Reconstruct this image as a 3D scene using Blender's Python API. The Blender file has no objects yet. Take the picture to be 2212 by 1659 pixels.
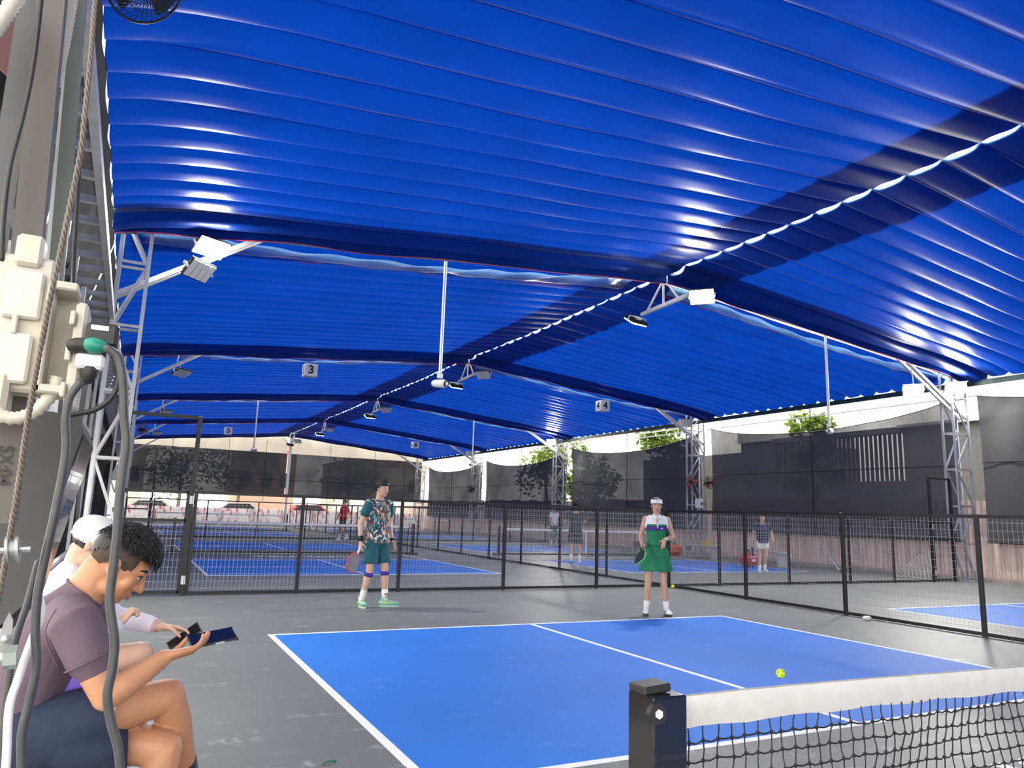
import bpy, bmesh, math, random
from mathutils import Vector, Matrix, Euler
V = Vector
R = math.radians
random.seed(7)
S = bpy.context.scene
COL = S.collection

# ---------------------------------------------------------------- camera, sky, exposure
IW, IH, FPX = 2212, 1659, 1583.63
CAM = V((-4.4993, -1.4177, 1.2993))
CROT = (Matrix.Rotation(-0.47105, 3, 'Z') @ Matrix.Rotation(1.74736, 3, 'X') @ Matrix.Rotation(0.033422, 3, 'Z'))
cd = bpy.data.cameras.new('camera')
cd.sensor_width = 36.0
cd.lens = 36.0 * FPX / IW
cd.clip_start = 0.02
cd.clip_end = 500
cam = bpy.data.objects.new('camera', cd)
COL.objects.link(cam)
cam.matrix_world = Matrix.Translation(CAM) @ CROT.to_4x4()
S.camera = cam
w = bpy.data.worlds.new('overcast_sky')
S.world = w
w.use_nodes = True
bg = w.node_tree.nodes['Background']
bg.inputs[0].default_value = (1.0, 0.955, 0.875, 1)
bg.inputs[1].default_value = SKY = 5.0
FLOOD_W = 230.0
S.view_settings.view_transform = 'Standard'
S.view_settings.look = 'None'
S.view_settings.exposure = 0.0
S.view_settings.gamma = 1.0
S.view_settings.use_curve_mapping = False
S.cycles.transparent_max_bounces = 24
S.cycles.max_bounces = 8
S.cycles.diffuse_bounces = 4
S.cycles.sample_clamp_indirect = 6.0


def at(u, v, axis, val):
    """world point seen at photo pixel (u, v) on the plane axis = val; used to measure the place"""
    d = CROT @ V(((u - IW / 2) / FPX, -(v - IH / 2) / FPX, -1.0))
    return CAM + d * ((val - CAM[axis]) / d[axis])


# ---------------------------------------------------------------- materials
MATS = {}


def nt(name):
    m = bpy.data.materials.new(name)
    m.use_nodes = True
    t = m.node_tree
    for n in list(t.nodes):
        t.nodes.remove(n)
    o = t.nodes.new('ShaderNodeOutputMaterial')
    return m, t, o


def N(t, typ, **kw):
    n = t.nodes.new(typ)
    for k, v in kw.items():
        if k.startswith('i_'):
            n.inputs[k[2:].replace('_', ' ')].default_value = v
        elif isinstance(k, str) and k.startswith('n'):
            n.inputs[int(k[1:])].default_value = v
        else:
            setattr(n, k, v)
    return n


def noise(t, scale, detail=3, coord='Object', stretch=None, rough=.5):
    tc = t.nodes.new('ShaderNodeTexCoord')
    n = N(t, 'ShaderNodeTexNoise')
    n.inputs['Scale'].default_value = scale
    n.inputs['Detail'].default_value = detail
    n.inputs['Roughness'].default_value = rough
    src = tc.outputs[coord]
    if stretch:
        mp = t.nodes.new('ShaderNodeMapping')
        mp.inputs['Scale'].default_value = stretch
        t.links.new(src, mp.inputs[0])
        src = mp.outputs[0]
    t.links.new(src, n.inputs['Vector'])
    return n


def ramp(t, src, stops):
    r = t.nodes.new('ShaderNodeValToRGB')
    e = r.color_ramp.elements
    while len(e) < len(stops):
        e.new(.5)
    for k, (p, c) in enumerate(stops):
        e[k].position = p
        e[k].color = tuple(c) + ((1,) if len(c) == 3 else ())
    t.links.new(src, r.inputs[0])
    return r


def c4(c, f=1.0):
    return tuple(max(0, min(1, x * f)) for x in c[:3]) + (1,)


def pbr(name, col, rough=.5, metal=0.0, var=.12, scale=9, bump=0.0, bscale=60, stretch=None, coat=0, sheen=0, spec=.5):
    if name in MATS:
        return MATS[name]
    m, t, o = nt(name)
    p = t.nodes.new('ShaderNodeBsdfPrincipled')
    t.links.new(p.outputs[0], o.inputs[0])
    n = noise(t, scale, stretch=stretch)
    r = ramp(t, n.outputs['Fac'], [(.3, c4(col, 1 - var)), (.7, c4(col, 1 + var))])
    t.links.new(r.outputs[0], p.inputs['Base Color'])
    p.inputs['Roughness'].default_value = rough
    p.inputs['Metallic'].default_value = metal
    p.inputs['Specular IOR Level'].default_value = spec
    p.inputs['Coat Weight'].default_value = coat
    p.inputs['Sheen Weight'].default_value = sheen
    if bump:
        b = t.nodes.new('ShaderNodeBump')
        b.inputs['Strength'].default_value = bump
        b.inputs['Distance'].default_value = .01
        n2 = noise(t, bscale, 4)
        t.links.new(n2.outputs['Fac'], b.inputs['Height'])
        t.links.new(b.outputs[0], p.inputs['Normal'])
    MATS[name] = m
    return m


def emis(name, col, strength):
    m, t, o = nt(name)
    e = N(t, 'ShaderNodeEmission')
    e.inputs[0].default_value = c4(col)
    e.inputs[1].default_value = strength
    t.links.new(e.outputs[0], o.inputs[0])
    MATS[name] = m
    return m


def translucent(name, col, tcol, fac, rough=.35, spec=.5, var=.1, scale=1.2, stretch=None):
    m, t, o = nt(name)
    df = t.nodes.new('ShaderNodeBsdfDiffuse')
    gl = t.nodes.new('ShaderNodeBsdfGlossy')
    gl.inputs['Roughness'].default_value = rough
    p = t.nodes.new('ShaderNodeMixShader')
    fr = t.nodes.new('ShaderNodeFresnel')
    fr.inputs['IOR'].default_value = 1.45
    fm = N(t, 'ShaderNodeMath', operation='MULTIPLY')
    fm.inputs[1].default_value = spec
    t.links.new(fr.outputs[0], fm.inputs[0])
    t.links.new(fm.outputs[0], p.inputs[0])
    t.links.new(df.outputs[0], p.inputs[1])
    t.links.new(gl.outputs[0], p.inputs[2])
    n = noise(t, scale, 4, stretch=stretch)
    r = ramp(t, n.outputs['Fac'], [(.3, c4(col, 1 - var)), (.7, c4(col, 1 + var))])
    t.links.new(r.outputs[0], df.inputs[0])
    q = t.nodes.new('ShaderNodeBsdfTranslucent')
    r2 = ramp(t, n.outputs['Fac'], [(.3, c4(tcol, 1 - var)), (.7, c4(tcol, 1 + var))])
    t.links.new(r2.outputs[0], q.inputs[0])
    x = t.nodes.new('ShaderNodeMixShader')
    x.inputs[0].default_value = fac
    t.links.new(p.outputs[0], x.inputs[1])
    t.links.new(q.outputs[0], x.inputs[2])
    t.links.new(x.outputs[0], o.inputs[0])
    MATS[name] = m
    return m


def netmat(name, col, lo, hi, scale=.7, weave=140, stretch=(1, 1, 1)):
    """knitted shade cloth: opaque yarn mixed with open holes, slightly uneven density"""
    m, t, o = nt(name)
    d = t.nodes.new('ShaderNodeBsdfDiffuse')
    d.inputs[0].default_value = c4(col)
    tr = t.nodes.new('ShaderNodeBsdfTransparent')
    n = noise(t, scale, 4)
    n2 = noise(t, weave, 2, stretch=stretch)
    a = N(t, 'ShaderNodeMath', operation='ADD')
    t.links.new(n.outputs['Fac'], a.inputs[0])
    mm = N(t, 'ShaderNodeMath', operation='MULTIPLY')
    mm.inputs[1].default_value = .5
    t.links.new(n2.outputs['Fac'], mm.inputs[0])
    t.links.new(mm.outputs[0], a.inputs[1])
    mr = t.nodes.new('ShaderNodeMapRange')
    mr.inputs['From Min'].default_value = .45
    mr.inputs['From Max'].default_value = 1.05
    mr.inputs['To Min'].default_value = lo
    mr.inputs['To Max'].default_value = hi
    t.links.new(a.outputs[0], mr.inputs['Value'])
    x = t.nodes.new('ShaderNodeMixShader')
    t.links.new(mr.outputs[0], x.inputs[0])
    t.links.new(tr.outputs[0], x.inputs[1])
    t.links.new(d.outputs[0], x.inputs[2])
    t.links.new(x.outputs[0], o.inputs[0])
    MATS[name] = m
    return m


def courtmat(name, base, scuff, amt, rough=.55):
    m, t, o = nt(name)
    p = t.nodes.new('ShaderNodeBsdfPrincipled')
    p.inputs['Roughness'].default_value = rough
    p.inputs['Specular IOR Level'].default_value = .22
    n = noise(t, .45, 5)
    r = ramp(t, n.outputs['Fac'], [(.3, c4(base, .86)), (.7, c4(base, 1.12))])
    n2 = noise(t, 3.2, 8, stretch=(.55, 1.7, 1), rough=.62)
    r2 = ramp(t, n2.outputs['Fac'], [(.55, (0, 0, 0)), (.70, (amt,) * 3)])
    n3 = noise(t, 14, 6, stretch=(1, .35, 1), rough=.7)
    r3 = ramp(t, n3.outputs['Fac'], [(.46, (0, 0, 0)), (.64, (1, 1, 1))])
    mu = N(t, 'ShaderNodeMath', operation='MULTIPLY')
    t.links.new(r2.outputs[0], mu.inputs[0])
    t.links.new(r3.outputs[0], mu.inputs[1])
    mx = t.nodes.new('ShaderNodeMixRGB')
    t.links.new(mu.outputs[0], mx.inputs[0])
    t.links.new(r.outputs[0], mx.inputs[1])
    mx.inputs[2].default_value = c4(scuff)
    t.links.new(mx.outputs[0], p.inputs['Base Color'])
    b = t.nodes.new('ShaderNodeBump')
    b.inputs['Strength'].default_value = .15
    b.inputs['Distance'].default_value = .004
    n4 = noise(t, 180, 3)
    t.links.new(n4.outputs['Fac'], b.inputs['Height'])
    t.links.new(b.outputs[0], p.inputs['Normal'])
    t.links.new(p.outputs[0], o.inputs[0])
    MATS[name] = m
    return m


def splash(name, base, cols, scale=14, thr=.5, glow=0.0):
    """printed fabric: irregular coloured shards on a ground colour"""
    m, t, o = nt(name)
    p = t.nodes.new('ShaderNodeBsdfPrincipled')
    p.inputs['Roughness'].default_value = .8
    tc = t.nodes.new('ShaderNodeTexCoord')
    mp = t.nodes.new('ShaderNodeMapping')
    mp.inputs['Rotation'].default_value = (.3, .6, .5)
    mp.inputs['Scale'].default_value = (1, 1, .5)
    t.links.new(tc.outputs['Object'], mp.inputs[0])
    nz = N(t, 'ShaderNodeTexNoise')
    nz.inputs['Scale'].default_value = 9
    t.links.new(mp.outputs[0], nz.inputs['Vector'])
    ad = t.nodes.new('ShaderNodeMixRGB')
    ad.blend_type = 'ADD'
    ad.inputs[0].default_value = .12
    t.links.new(mp.outputs[0], ad.inputs[1])
    t.links.new(nz.outputs['Color'], ad.inputs[2])
    v = t.nodes.new('ShaderNodeTexVoronoi')
    v.inputs['Scale'].default_value = scale
    t.links.new(ad.outputs[0], v.inputs['Vector'])
    sp = t.nodes.new('ShaderNodeSeparateColor')
    t.links.new(v.outputs['Color'], sp.inputs[0])
    k = len(cols)
    st = [(thr * .0, base), (thr, base)]
    for i, c in enumerate(cols):
        st.append((thr + .001 + (1 - thr) * i / k, c))
    r = ramp(t, sp.outputs[0], st)
    r.color_ramp.interpolation = 'CONSTANT'
    t.links.new(r.outputs[0], p.inputs['Base Color'])
    if glow:      # thin sheet that lets daylight through from behind
        q = t.nodes.new('ShaderNodeBsdfTranslucent')
        t.links.new(r.outputs[0], q.inputs[0])
        x = t.nodes.new('ShaderNodeMixShader')
        x.inputs[0].default_value = glow
        t.links.new(p.outputs[0], x.inputs[1])
        t.links.new(q.outputs[0], x.inputs[2])
        t.links.new(x.outputs[0], o.inputs[0])
    else:
        t.links.new(p.outputs[0], o.inputs[0])
    MATS[name] = m
    return m


steel = pbr('galvanised_steel', (.52, .54, .55), .42, .75, .16, 6, stretch=(1, 1, .2))
steelw = pbr('pale_galvanised_steel', (.72, .74, .74), .5, .35, .1, 5)
blackm = pbr('black_powder_coat', (.012, .012, .014), .42, 0, .2, 12)
blackg = pbr('black_gloss_paint', (.010, .010, .012), .22, 0, .2, 8, coat=.3)
blackp = pbr('black_plastic', (.014, .014, .016), .5, 0, .2, 14)
rubber = pbr('grey_rubber_cable', (.05, .052, .055), .45, 0, .15, 30)
wirem = pbr('fence_wire', (.42, .43, .43), .45, .3, .1, 20)
cream = pbr('cream_plastic', (.52, .49, .41), .42, 0, .05, 6)
whitep = pbr('white_plastic', (.8, .8, .79), .4, 0, .04, 6)
whitel = pbr('white_line_paint', (.86, .87, .87), .6, 0, .05, 10)
redm = pbr('red_trim', (.5, .03, .05), .6)
FLOOR = courtmat('grey_acrylic_court', (.160, .174, .164), (.54, .54, .52), .75, .5)
BLUE = courtmat('blue_acrylic_court', (.016, .180, .64), (.22, .42, .85), .30, .62)
TARP = translucent('blue_tarpaulin', (.001, .030, .24), (.0003, .0265, .235), .42, .36, .38, .12, .8)
HEM = translucent('blue_tarpaulin_double_layer', (.012, .035, .15), (.05, .16, .34), .5, .36, .3, .15, 1.2)
SEAM_GLINT = translucent('painted_seam_glint', (.50, .56, .88), (.26, .34, .62), .55, .35, .5, .1, 3)  # pale colour paints the bright reflection lines along the folds
FLAP_LIT = translucent('gap_lit_tarpaulin', (.16, .30, .62), (.11, .25, .52), .6, .16, 1.0, .4, 2.5, (.4, 5, 1))  # lighter tarpaulin: daylight from the truss gap put into its colour
NET = netmat('black_shade_cloth', (.10, .10, .104), .950, .997, .35, 160, (1, 1, .12))
NETR = netmat('worn_black_shade_cloth', (.10, .10, .104), .885, .985, .5, 60, (1, 1, .05))
NETM = netmat('middling_black_shade_cloth', (.085, .087, .09), .968, .997, .5, 60, (1, 1, .05))
NETD = netmat('dense_black_shade_cloth', (.03, .03, .032), .97, .999, .35, 160, (1, 1, .12))
NETL = translucent('pale_shade_cloth', (.5, .48, .44), (.36, .33, .28), .6, .8, .1, .12, .8)


# ---------------------------------------------------------------- mesh builder
def frame(d, hint=None):
    d = d.normalized()
    h = V(hint) if hint is not None else (V((0, 0, 1)) if abs(d.z) < .9 else V((1, 0, 0)))
    a = h - d * h.dot(d)
    if a.length < 1e-5:
        h = V((1, 0, 0)) if abs(d.x) < .9 else V((0, 1, 0))
        a = h - d * h.dot(d)
    a.normalize()
    return a, d.cross(a)


class MB:
    def __init__(s):
        s.v = []
        s.f = []

    def add(s, vs, fs):
        k = len(s.v)
        s.v += [tuple(x) for x in vs]
        s.f += [tuple(i + k for i in f) for f in fs]
        return s

    def box(s, c, d, rot=None, bev=0):
        x, y, z = d[0] / 2, d[1] / 2, d[2] / 2
        c = V(c)
        if bev:
            vs = []
            b = min(bev, x * .9, y * .9, z * .9)
            for (ix, iy, iz) in [(i, j, k) for i in (-1, 1) for j in (-1, 1) for k in (-1, 1)]:
                vs += [V((ix * x, iy * (y - b), iz * (z - b))), V((ix * (x - b), iy * y, iz * (z - b))), V((ix * (x - b), iy * (y - b), iz * z))]
            bm = bmesh.new()
            for q in vs:
                bm.verts.new(q)
            r = bmesh.ops.convex_hull(bm, input=bm.verts)
            bmesh.ops.recalc_face_normals(bm, faces=bm.faces)
            bm.verts.index_update()
            vs = [q.co.copy() for q in bm.verts]
            fs = [[q.index for q in f.verts] for f in bm.faces]
            bm.free()
        else:
            vs = [V((i * x, j * y, k * z)) for i in (-1, 1) for j in (-1, 1) for k in (-1, 1)]
            fs = [(0, 1, 3, 2), (4, 6, 7, 5), (0, 4, 5, 1), (2, 3, 7, 6), (0, 2, 6, 4), (1, 5, 7, 3)]
        if rot is not None:
            vs = [rot @ q for q in vs]
        return s.add([c + q for q in vs], fs)

    def bx(s, x0, x1, y0, y1, z0, z1, bev=0):
        return s.box(((x0 + x1) / 2, (y0 + y1) / 2, (z0 + z1) / 2), (abs(x1 - x0), abs(y1 - y0), abs(z1 - z0)), None, bev)

    def bar(s, p, q, w, h=None, hint=None):
        p, q = V(p), V(q)
        a, b = frame(q - p, hint)
        h = h or w
        a, b = a * h / 2, b * w / 2
        vs = [p - a - b, p + a - b, p + a + b, p - a + b, q - a - b, q + a - b, q + a + b, q - a + b]
        return s.add(vs, [(0, 3, 2, 1), (4, 5, 6, 7), (0, 1, 5, 4), (1, 2, 6, 5), (2, 3, 7, 6), (3, 0, 4, 7)])

    def limb(s, pts, rads, n=12, side=None, cap=True, sub=0):
        """tube through points; radius scalar or (a along side, b across)"""
        pts = [V(p) for p in pts]
        rads = [(r, r) if not isinstance(r, tuple) else r for r in rads]
        if sub and len(pts) > 1:
            np_, nr = [], []
            for i in range(len(pts) - 1):
                p0 = pts[max(i - 1, 0)]
                p1, p2 = pts[i], pts[i + 1]
                p3 = pts[min(i + 2, len(pts) - 1)]
                for k in range(sub):
                    t = k / sub
                    q = .5 * ((2 * p1) + (p2 - p0) * t + (2 * p0 - 5 * p1 + 4 * p2 - p3) * t * t + (3 * p1 - p0 - 3 * p2 + p3) * t ** 3)
                    np_.append(q)
                    e = t * t * (3 - 2 * t)
                    nr.append(tuple(rads[i][j] * (1 - e) + rads[i + 1][j] * e for j in (0, 1)))
            np_.append(pts[-1])
            nr.append(rads[-1])
            pts, rads = np_, nr
        rings = []
        m = len(pts)
        prev = None
        secs = []
        for i in range(m):
            d = (pts[min(i + 1, m - 1)] - pts[max(i - 1, 0)])
            if d.length < 1e-7:
                d = V((0, 0, 1))
            a, b = frame(d, side if side is not None else prev)
            prev = a
            secs.append((pts[i], a * rads[i][0], b * rads[i][1], d.normalized()))
        if cap:
            c, a, b, d = secs[0]
            r = min(a.length, b.length)
            pre = [(c - d * r * math.sin(t), a * max(.15, math.cos(t)), b * max(.15, math.cos(t)), d) for t in (1.35, .8)]
            c, a, b, d = secs[-1]
            r = min(a.length, b.length)
            post = [(c + d * r * math.sin(t), a * max(.15, math.cos(t)), b * max(.15, math.cos(t)), d) for t in (.8, 1.35)]
            secs = pre + secs + post
        vs = []
        for c, a, b, d in secs:
            for k in range(n):
                t = 2 * math.pi * k / n
                vs.append(c + a * math.cos(t) + b * math.sin(t))
        fs = []
        for i in range(len(secs) - 1):
            for k in range(n):
                k2 = (k + 1) % n
                fs.append((i * n + k, i * n + k2, (i + 1) * n + k2, (i + 1) * n + k))
        if True:
            fs.append(tuple(reversed(range(n))))
            fs.append(tuple(range((len(secs) - 1) * n, len(secs) * n)))
        return s.add(vs, fs)

    def tube(s, pts, r, n=6, sub=0):
        return s.limb(pts, [r] * len(pts), n, None, False, sub)

    def ell(s, c, r, rot=None, nu=14, nv=9):
        c = V(c)
        vs = [V((0, 0, -r[2]))]
        for j in range(1, nv):
            ph = -math.pi / 2 + math.pi * j / nv
            for i in range(nu):
                th = 2 * math.pi * i / nu
                vs.append(V((r[0] * math.cos(ph) * math.cos(th), r[1] * math.cos(ph) * math.sin(th), r[2] * math.sin(ph))))
        vs.append(V((0, 0, r[2])))
        if rot is not None:
            vs = [rot @ q for q in vs]
        fs = []
        for i in range(nu):
            i2 = (i + 1) % nu
            fs.append((0, 1 + i2, 1 + i))
            for j in range(nv - 2):
                a = 1 + j * nu
                fs.append((a + i, a + i2, a + nu + i2, a + nu + i))
            a = 1 + (nv - 2) * nu
            fs.append((a + i, a + i2, len(vs) - 1))
        return s.add([c + q for q in vs], fs)

    def prism(s, poly, d):
        """closed outline (3-D points) pushed along vector d"""
        d = V(d)
        n = len(poly)
        poly = [V(p) for p in poly]
        vs = poly + [p + d for p in poly]
        nrm = V((0, 0, 0))
        for i in range(n):
            nrm += poly[i].cross(poly[(i + 1) % n])
        fl = nrm.dot(d) > 0
        fs = [tuple(range(n - 1, -1, -1)), tuple(range(n, 2 * n))]
        for i in range(n):
            j = (i + 1) % n
            fs.append((i, j, n + j, n + i))
        if not fl:
            fs = [tuple(reversed(f)) for f in fs]
        return s.add(vs, fs)

    def grid(s, fn, nu, nv):
        vs = [fn(i / nu, j / nv) for j in range(nv + 1) for i in range(nu + 1)]
        fs = [(j * (nu + 1) + i, j * (nu + 1) + i + 1, (j + 1) * (nu + 1) + i + 1, (j + 1) * (nu + 1) + i) for j in range(nv) for i in range(nu)]
        return s.add(vs, fs)

    def mesh(s, name):
        me = bpy.data.meshes.new(name)
        me.from_pydata(s.v, [], s.f)
        me.update()
        return me

    def build(s, name, mat, parent=None, smooth=False, world=True):
        if parent is not None and world:
            o = root_of(parent)
            if o.get('_wl'):
                l = o.location
                s.v = [(x - l.x, y - l.y, z - l.z) for x, y, z in s.v]
        me = s.mesh(name)
        return link(name, me, mat, parent, smooth)


def root_of(o):
    while o.parent is not None:
        o = o.parent
    return o


def link(name, me, mat, parent=None, smooth=False):
    ob = bpy.data.objects.new(name, me)
    COL.objects.link(ob)
    if mat is not None and not me.materials:
        me.materials.append(mat)
    if smooth:
        me.polygons.foreach_set('use_smooth', [True] * len(me.polygons))
        if smooth == 'auto':
            try:
                me.set_sharp_from_angle(angle=R(40))
            except Exception:
                pass
    if parent is not None:
        ob.parent = parent
    return ob


def tag(o, label=None, cat=None, group=None, kind=None):
    for k, v in (('label', label), ('category', cat), ('group', group), ('kind', kind)):
        if v:
            o[k] = v
    return o


def thing(name, loc=(0, 0, 0), label=None, cat=None, group=None, kind=None, rz=0, world=True):
    o = bpy.data.objects.new(name, None)
    o.empty_display_size = .1
    COL.objects.link(o)
    o.location = loc
    o.rotation_euler = (0, 0, rz)
    if world and not rz:
        o['_wl'] = 1
    return tag(o, label, cat, group, kind)


def copy_tree(o, parent=None):
    c = o.copy()
    COL.objects.link(c)
    c.parent = parent
    for ch in list(o.children):
        copy_tree(ch, c)
    return c


def text_mb(body, size, mat4, depth=.002, bold=0.0, align='CENTER'):
    """flat lettering as a mesh; mat4 places it (x right, y up in the letter plane)"""
    cu = bpy.data.curves.new('lettering', 'FONT')
    cu.body = body
    cu.size = size
    cu.align_x = align
    cu.align_y = 'CENTER'
    cu.extrude = depth / 2
    cu.offset = bold
    cu.resolution_u = 4
    ob = bpy.data.objects.new('lettering', cu)
    COL.objects.link(ob)
    dg = bpy.context.evaluated_depsgraph_get()
    me = bpy.data.meshes.new_from_object(ob.evaluated_get(dg))
    bpy.data.objects.remove(ob)
    mb = MB()
    mb.add([mat4 @ q.co for q in me.vertices], [tuple(p.vertices) for p in me.polygons])
    return mb


def basis(o, x, y):
    x, y = V(x).normalized(), V(y).normalized()
    z = x.cross(y)
    m = Matrix((x, y, z)).transposed().to_4x4()
    m.translation = V(o)
    return m


def fuse(mb, name, mat, parent, voxel=.008, smooth=4, world=True):
    o = mb.build(name, mat, parent, True, world)
    r = o.modifiers.new('skin', 'REMESH')
    r.mode = 'VOXEL'
    r.voxel_size = voxel
    r.use_smooth_shade = True
    if smooth:
        q = o.modifiers.new('soften', 'SMOOTH')
        q.factor = .5
        q.iterations = smooth
    return o
# ---------------------------------------------------------------- the setting
YT = [0.25 + 10.18 * k for k in range(-1, 6)]      # truss lines across the hall
NETS_Y = [0.0, 20.35, 40.7]
XL, XR, XM = -5.0, 15.0, 5.0


def roof_z(x):
    return 5.47 + .93 * (1 - abs(x - XM) / 10.0)


fl = thing('floor', (0, 0, 0), 'grey acrylic sports floor painted with blue courts', 'floor', kind='structure')
MB().bx(-5.7, 16.0, -11, 51.9, -.12, 0).build('floor_slab', FLOOR, fl)
boxme = MB().bx(-3.05, 3.05, 2.134, 6.705, 0, .0022).mesh('service_box')
lineme = {}


def cline(x0, x1, y0, y1):
    k = (round(x1 - x0, 3), round(y1 - y0, 3))
    if k not in lineme:
        lineme[k] = MB().bx(-k[0] / 2, k[0] / 2, -k[1] / 2, k[1] / 2, 0, .0036).mesh('court_line')
    o = link('court_line', lineme[k], whitel, fl)
    o.location = ((x0 + x1) / 2, (y0 + y1) / 2, .0004)


LW = .055
for cx in (0.0, 9.65):
    for ny in NETS_Y:
        for sg in (1, -1):
            if ny == 0 and sg < 0 and cx > 0:
                continue
            o = link('service_box', boxme, BLUE, fl)
            o.location = (cx, ny if sg > 0 else ny - 2.134 - 6.705, .0003)
            a, b = sorted((ny + sg * 2.134, ny + sg * 6.705))
            cline(cx - 3.05, cx + 3.05, ny + sg * 6.705 - LW / 2, ny + sg * 6.705 + LW / 2)
            cline(cx - 3.05, cx + 3.05, ny + sg * 2.134 - LW / 2, ny + sg * 2.134 + LW / 2)
            cline(cx - LW / 2, cx + LW / 2, a, b)
        for sx in (-1, 1):
            cline(cx + sx * 3.05 - LW / 2, cx + sx * 3.05 + LW / 2, ny - 6.705 - LW / 2, ny + 6.705 + LW / 2)
# club lettering painted in the grey non-volley zones
for cx, ny, sg in [(0, 0, 1), (0, 20.35, -1), (0, 20.35, 1), (9.65, 20.35, -1), (0, 40.7, -1), (9.65, 0, 1)]:
    m4 = basis((cx + (-.12), ny + sg * 1.08, .002), (-sg, 0, 0), (0, -sg, 0))
    text_mb('TSUNAMI', .62, m4, .002, .012).build('court_lettering', whitel, fl)

gr = MB().bx(-60, 90, -40, 150, -.5, -.13)
tag(gr.build('ground', pbr('dusty_concrete_ground', (.34, .31, .28), .9, 0, .2, .6)), 'pale dusty ground outside the hall', 'ground', kind='structure')

# ceiling: accordion tarpaulins, one per bay and slope
ce = thing('ceiling', (0, 0, 0), 'bright blue scalloped tarpaulin roof over the courts', 'ceiling', kind='structure')
PITCH = .54


def tarp(y0, y1, side, k):
    n = max(2, round((y1 - y0) / PITCH))
    pit = (y1 - y0) / n
    xa, xb = ((-5.12, 4.99) if side < 0 else (15.12, 5.02))
    rnd = random.Random(k * 7 + side)
    amp = [.06 * rnd.uniform(.8, 1.2) for _ in range(n + 2)]
    amp[n - 1] = .13
    sk = [rnd.uniform(-.06, .06) for _ in range(n + 2)]

    def pt(u, yy, dz=0.0):
        x = xa + (xb - xa) * u
        t = (yy - y0) / pit
        ff = t - math.floor(t)
        x += (-.15 if side < 0 else .02) * (1.0 if k == 1 else .6) * math.sin(math.pi * ff) ** .8 * u ** 12
        i = int(min(max(math.floor(t), 0), n - 1))
        f = min(max(t - i, 0), 1)
        e = math.exp(-u * 9)
        a = amp[i] * (1 + .9 * e) 
        z = roof_z(x) - a * (1 - abs(2 * f - 1) ** 4.5) - .05 * math.sin(math.pi * (yy - y0) / (y1 - y0))
        z += .008 * math.sin(x * 1.7 + i * 2.1 + sk[i] * 40) - .10 * math.exp(-u * 22)
        return V((x, yy + .02 * math.sin(x * .8 + i), z + dz))
    nu = 30
    FR = (0, .03, .07, .13, .22, .36, .5, .64, .78, .87, .93, .97)
    ys = [y0 + pit * (i + q) for i in range(n) for q in FR] + [y1]
    mb = MB()
    vs = []
    for yy in ys:
        for i in range(nu + 1):
            vs.append(pt(i / nu, yy))
    for q in (.11, .24):      # hanging hem at the far edge
        for i in range(nu + 1):
            p = pt(i / nu, y1)
            vs.append(V((p.x, p.y + .03 * math.sin(p.x * 3), p.z - q + .015 * math.sin(p.x * 2.3 + k))))
    rows = len(ys) + 2
    fs = [(j * (nu + 1) + i, j * (nu + 1) + i + 1, (j + 1) * (nu + 1) + i + 1, (j + 1) * (nu + 1) + i) for j in range(rows - 1) for i in range(nu)]
    if side < 0:
        fs = [tuple(reversed(f)) for f in fs]
    mb.add(vs, fs)
    t = mb.build('tarpaulin', TARP, ce, True)
    t['label'] = 'blue tarpaulin section with scalloped folds'
    # second layer welded on top: along the ridge, at both ends and at the hem
    hb = MB()
    ub = .885
    hb.grid(lambda u, v: pt(ub + (1 - ub) * u, y0 + (y1 - y0) * v, .02), 4, n * 6)
    hb.grid(lambda u, v: pt(u, y1 - pit * 1.55 + pit * 1.55 * v, .022), nu, 9)
    hb.grid(lambda u, v: V((pt(u, y1).x, y1 + .05, pt(u, y1).z - .24 * v)), nu, 1)
    hb.build('reinforcing_band', HEM, t, True)
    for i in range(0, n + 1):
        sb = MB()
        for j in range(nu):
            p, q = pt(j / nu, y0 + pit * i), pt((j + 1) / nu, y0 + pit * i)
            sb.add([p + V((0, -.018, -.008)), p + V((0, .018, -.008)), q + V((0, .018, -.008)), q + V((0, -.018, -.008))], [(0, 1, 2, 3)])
        sb.build('seam_glint', SEAM_GLINT, t)  # strip on the seam carrying the painted highlight
    if k >= 2:      # sagging leading edge, paled to paint daylight falling through the truss gap
        w_ = .75 if side < 0 else .45
        rp = random.Random(k + side)
        pa, pb = rp.uniform(0, 6), rp.uniform(0, 6)

        def fp(u, v):
            p = pt(.02 + .93 * u, y0)
            sag = .16 * math.sin(math.pi * min(1, u * 1.05)) * (1 - v) ** 1.3
            cr = .018 * math.sin(u * 60 + 9 * v + pa) * (1 - v) + .012 * math.sin(u * 23 - 7 * v + pb)
            return V((p.x, y0 - .12 + (w_ + .1) * v, roof_z(p.x) - .05 - sag - .10 * (1 - abs(2 * v - 1)) + cr))
        MB().grid(fp, 120, 8).build('gap_lit_flap', FLAP_LIT, t, True)
        rp_ = MB()
        rp_.tube([fp(i / 60, 1.0) + V((0, .01, -.02 + .012 * math.sin(i * 1.3))) for i in range(61)], .008, 5)
        rp_.build('red_piping', redm, t)
    pp = MB()
    pp.tube([V((pt(i / nu, y1).x, y1 + .03 * math.sin(pt(i / nu, y1).x * 3), pt(i / nu, y1).z - .245 + .015 * math.sin(pt(i / nu, y1).x * 2.3 + k))) for i in range(nu + 1)], .008, 5)
    pp.build('red_piping', redm, t)
    p2 = MB()
    p2.tube([pt(i / nu, y0) + V((0, -.01, -.01)) for i in range(nu + 1)], .007, 5)
    p2.build('red_piping', redm, t)


for k in range(0, len(YT) - 1):
    for sd in (-1, 1):
        tarp(YT[k] + .38, YT[k + 1] - .22, sd, k)

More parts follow.
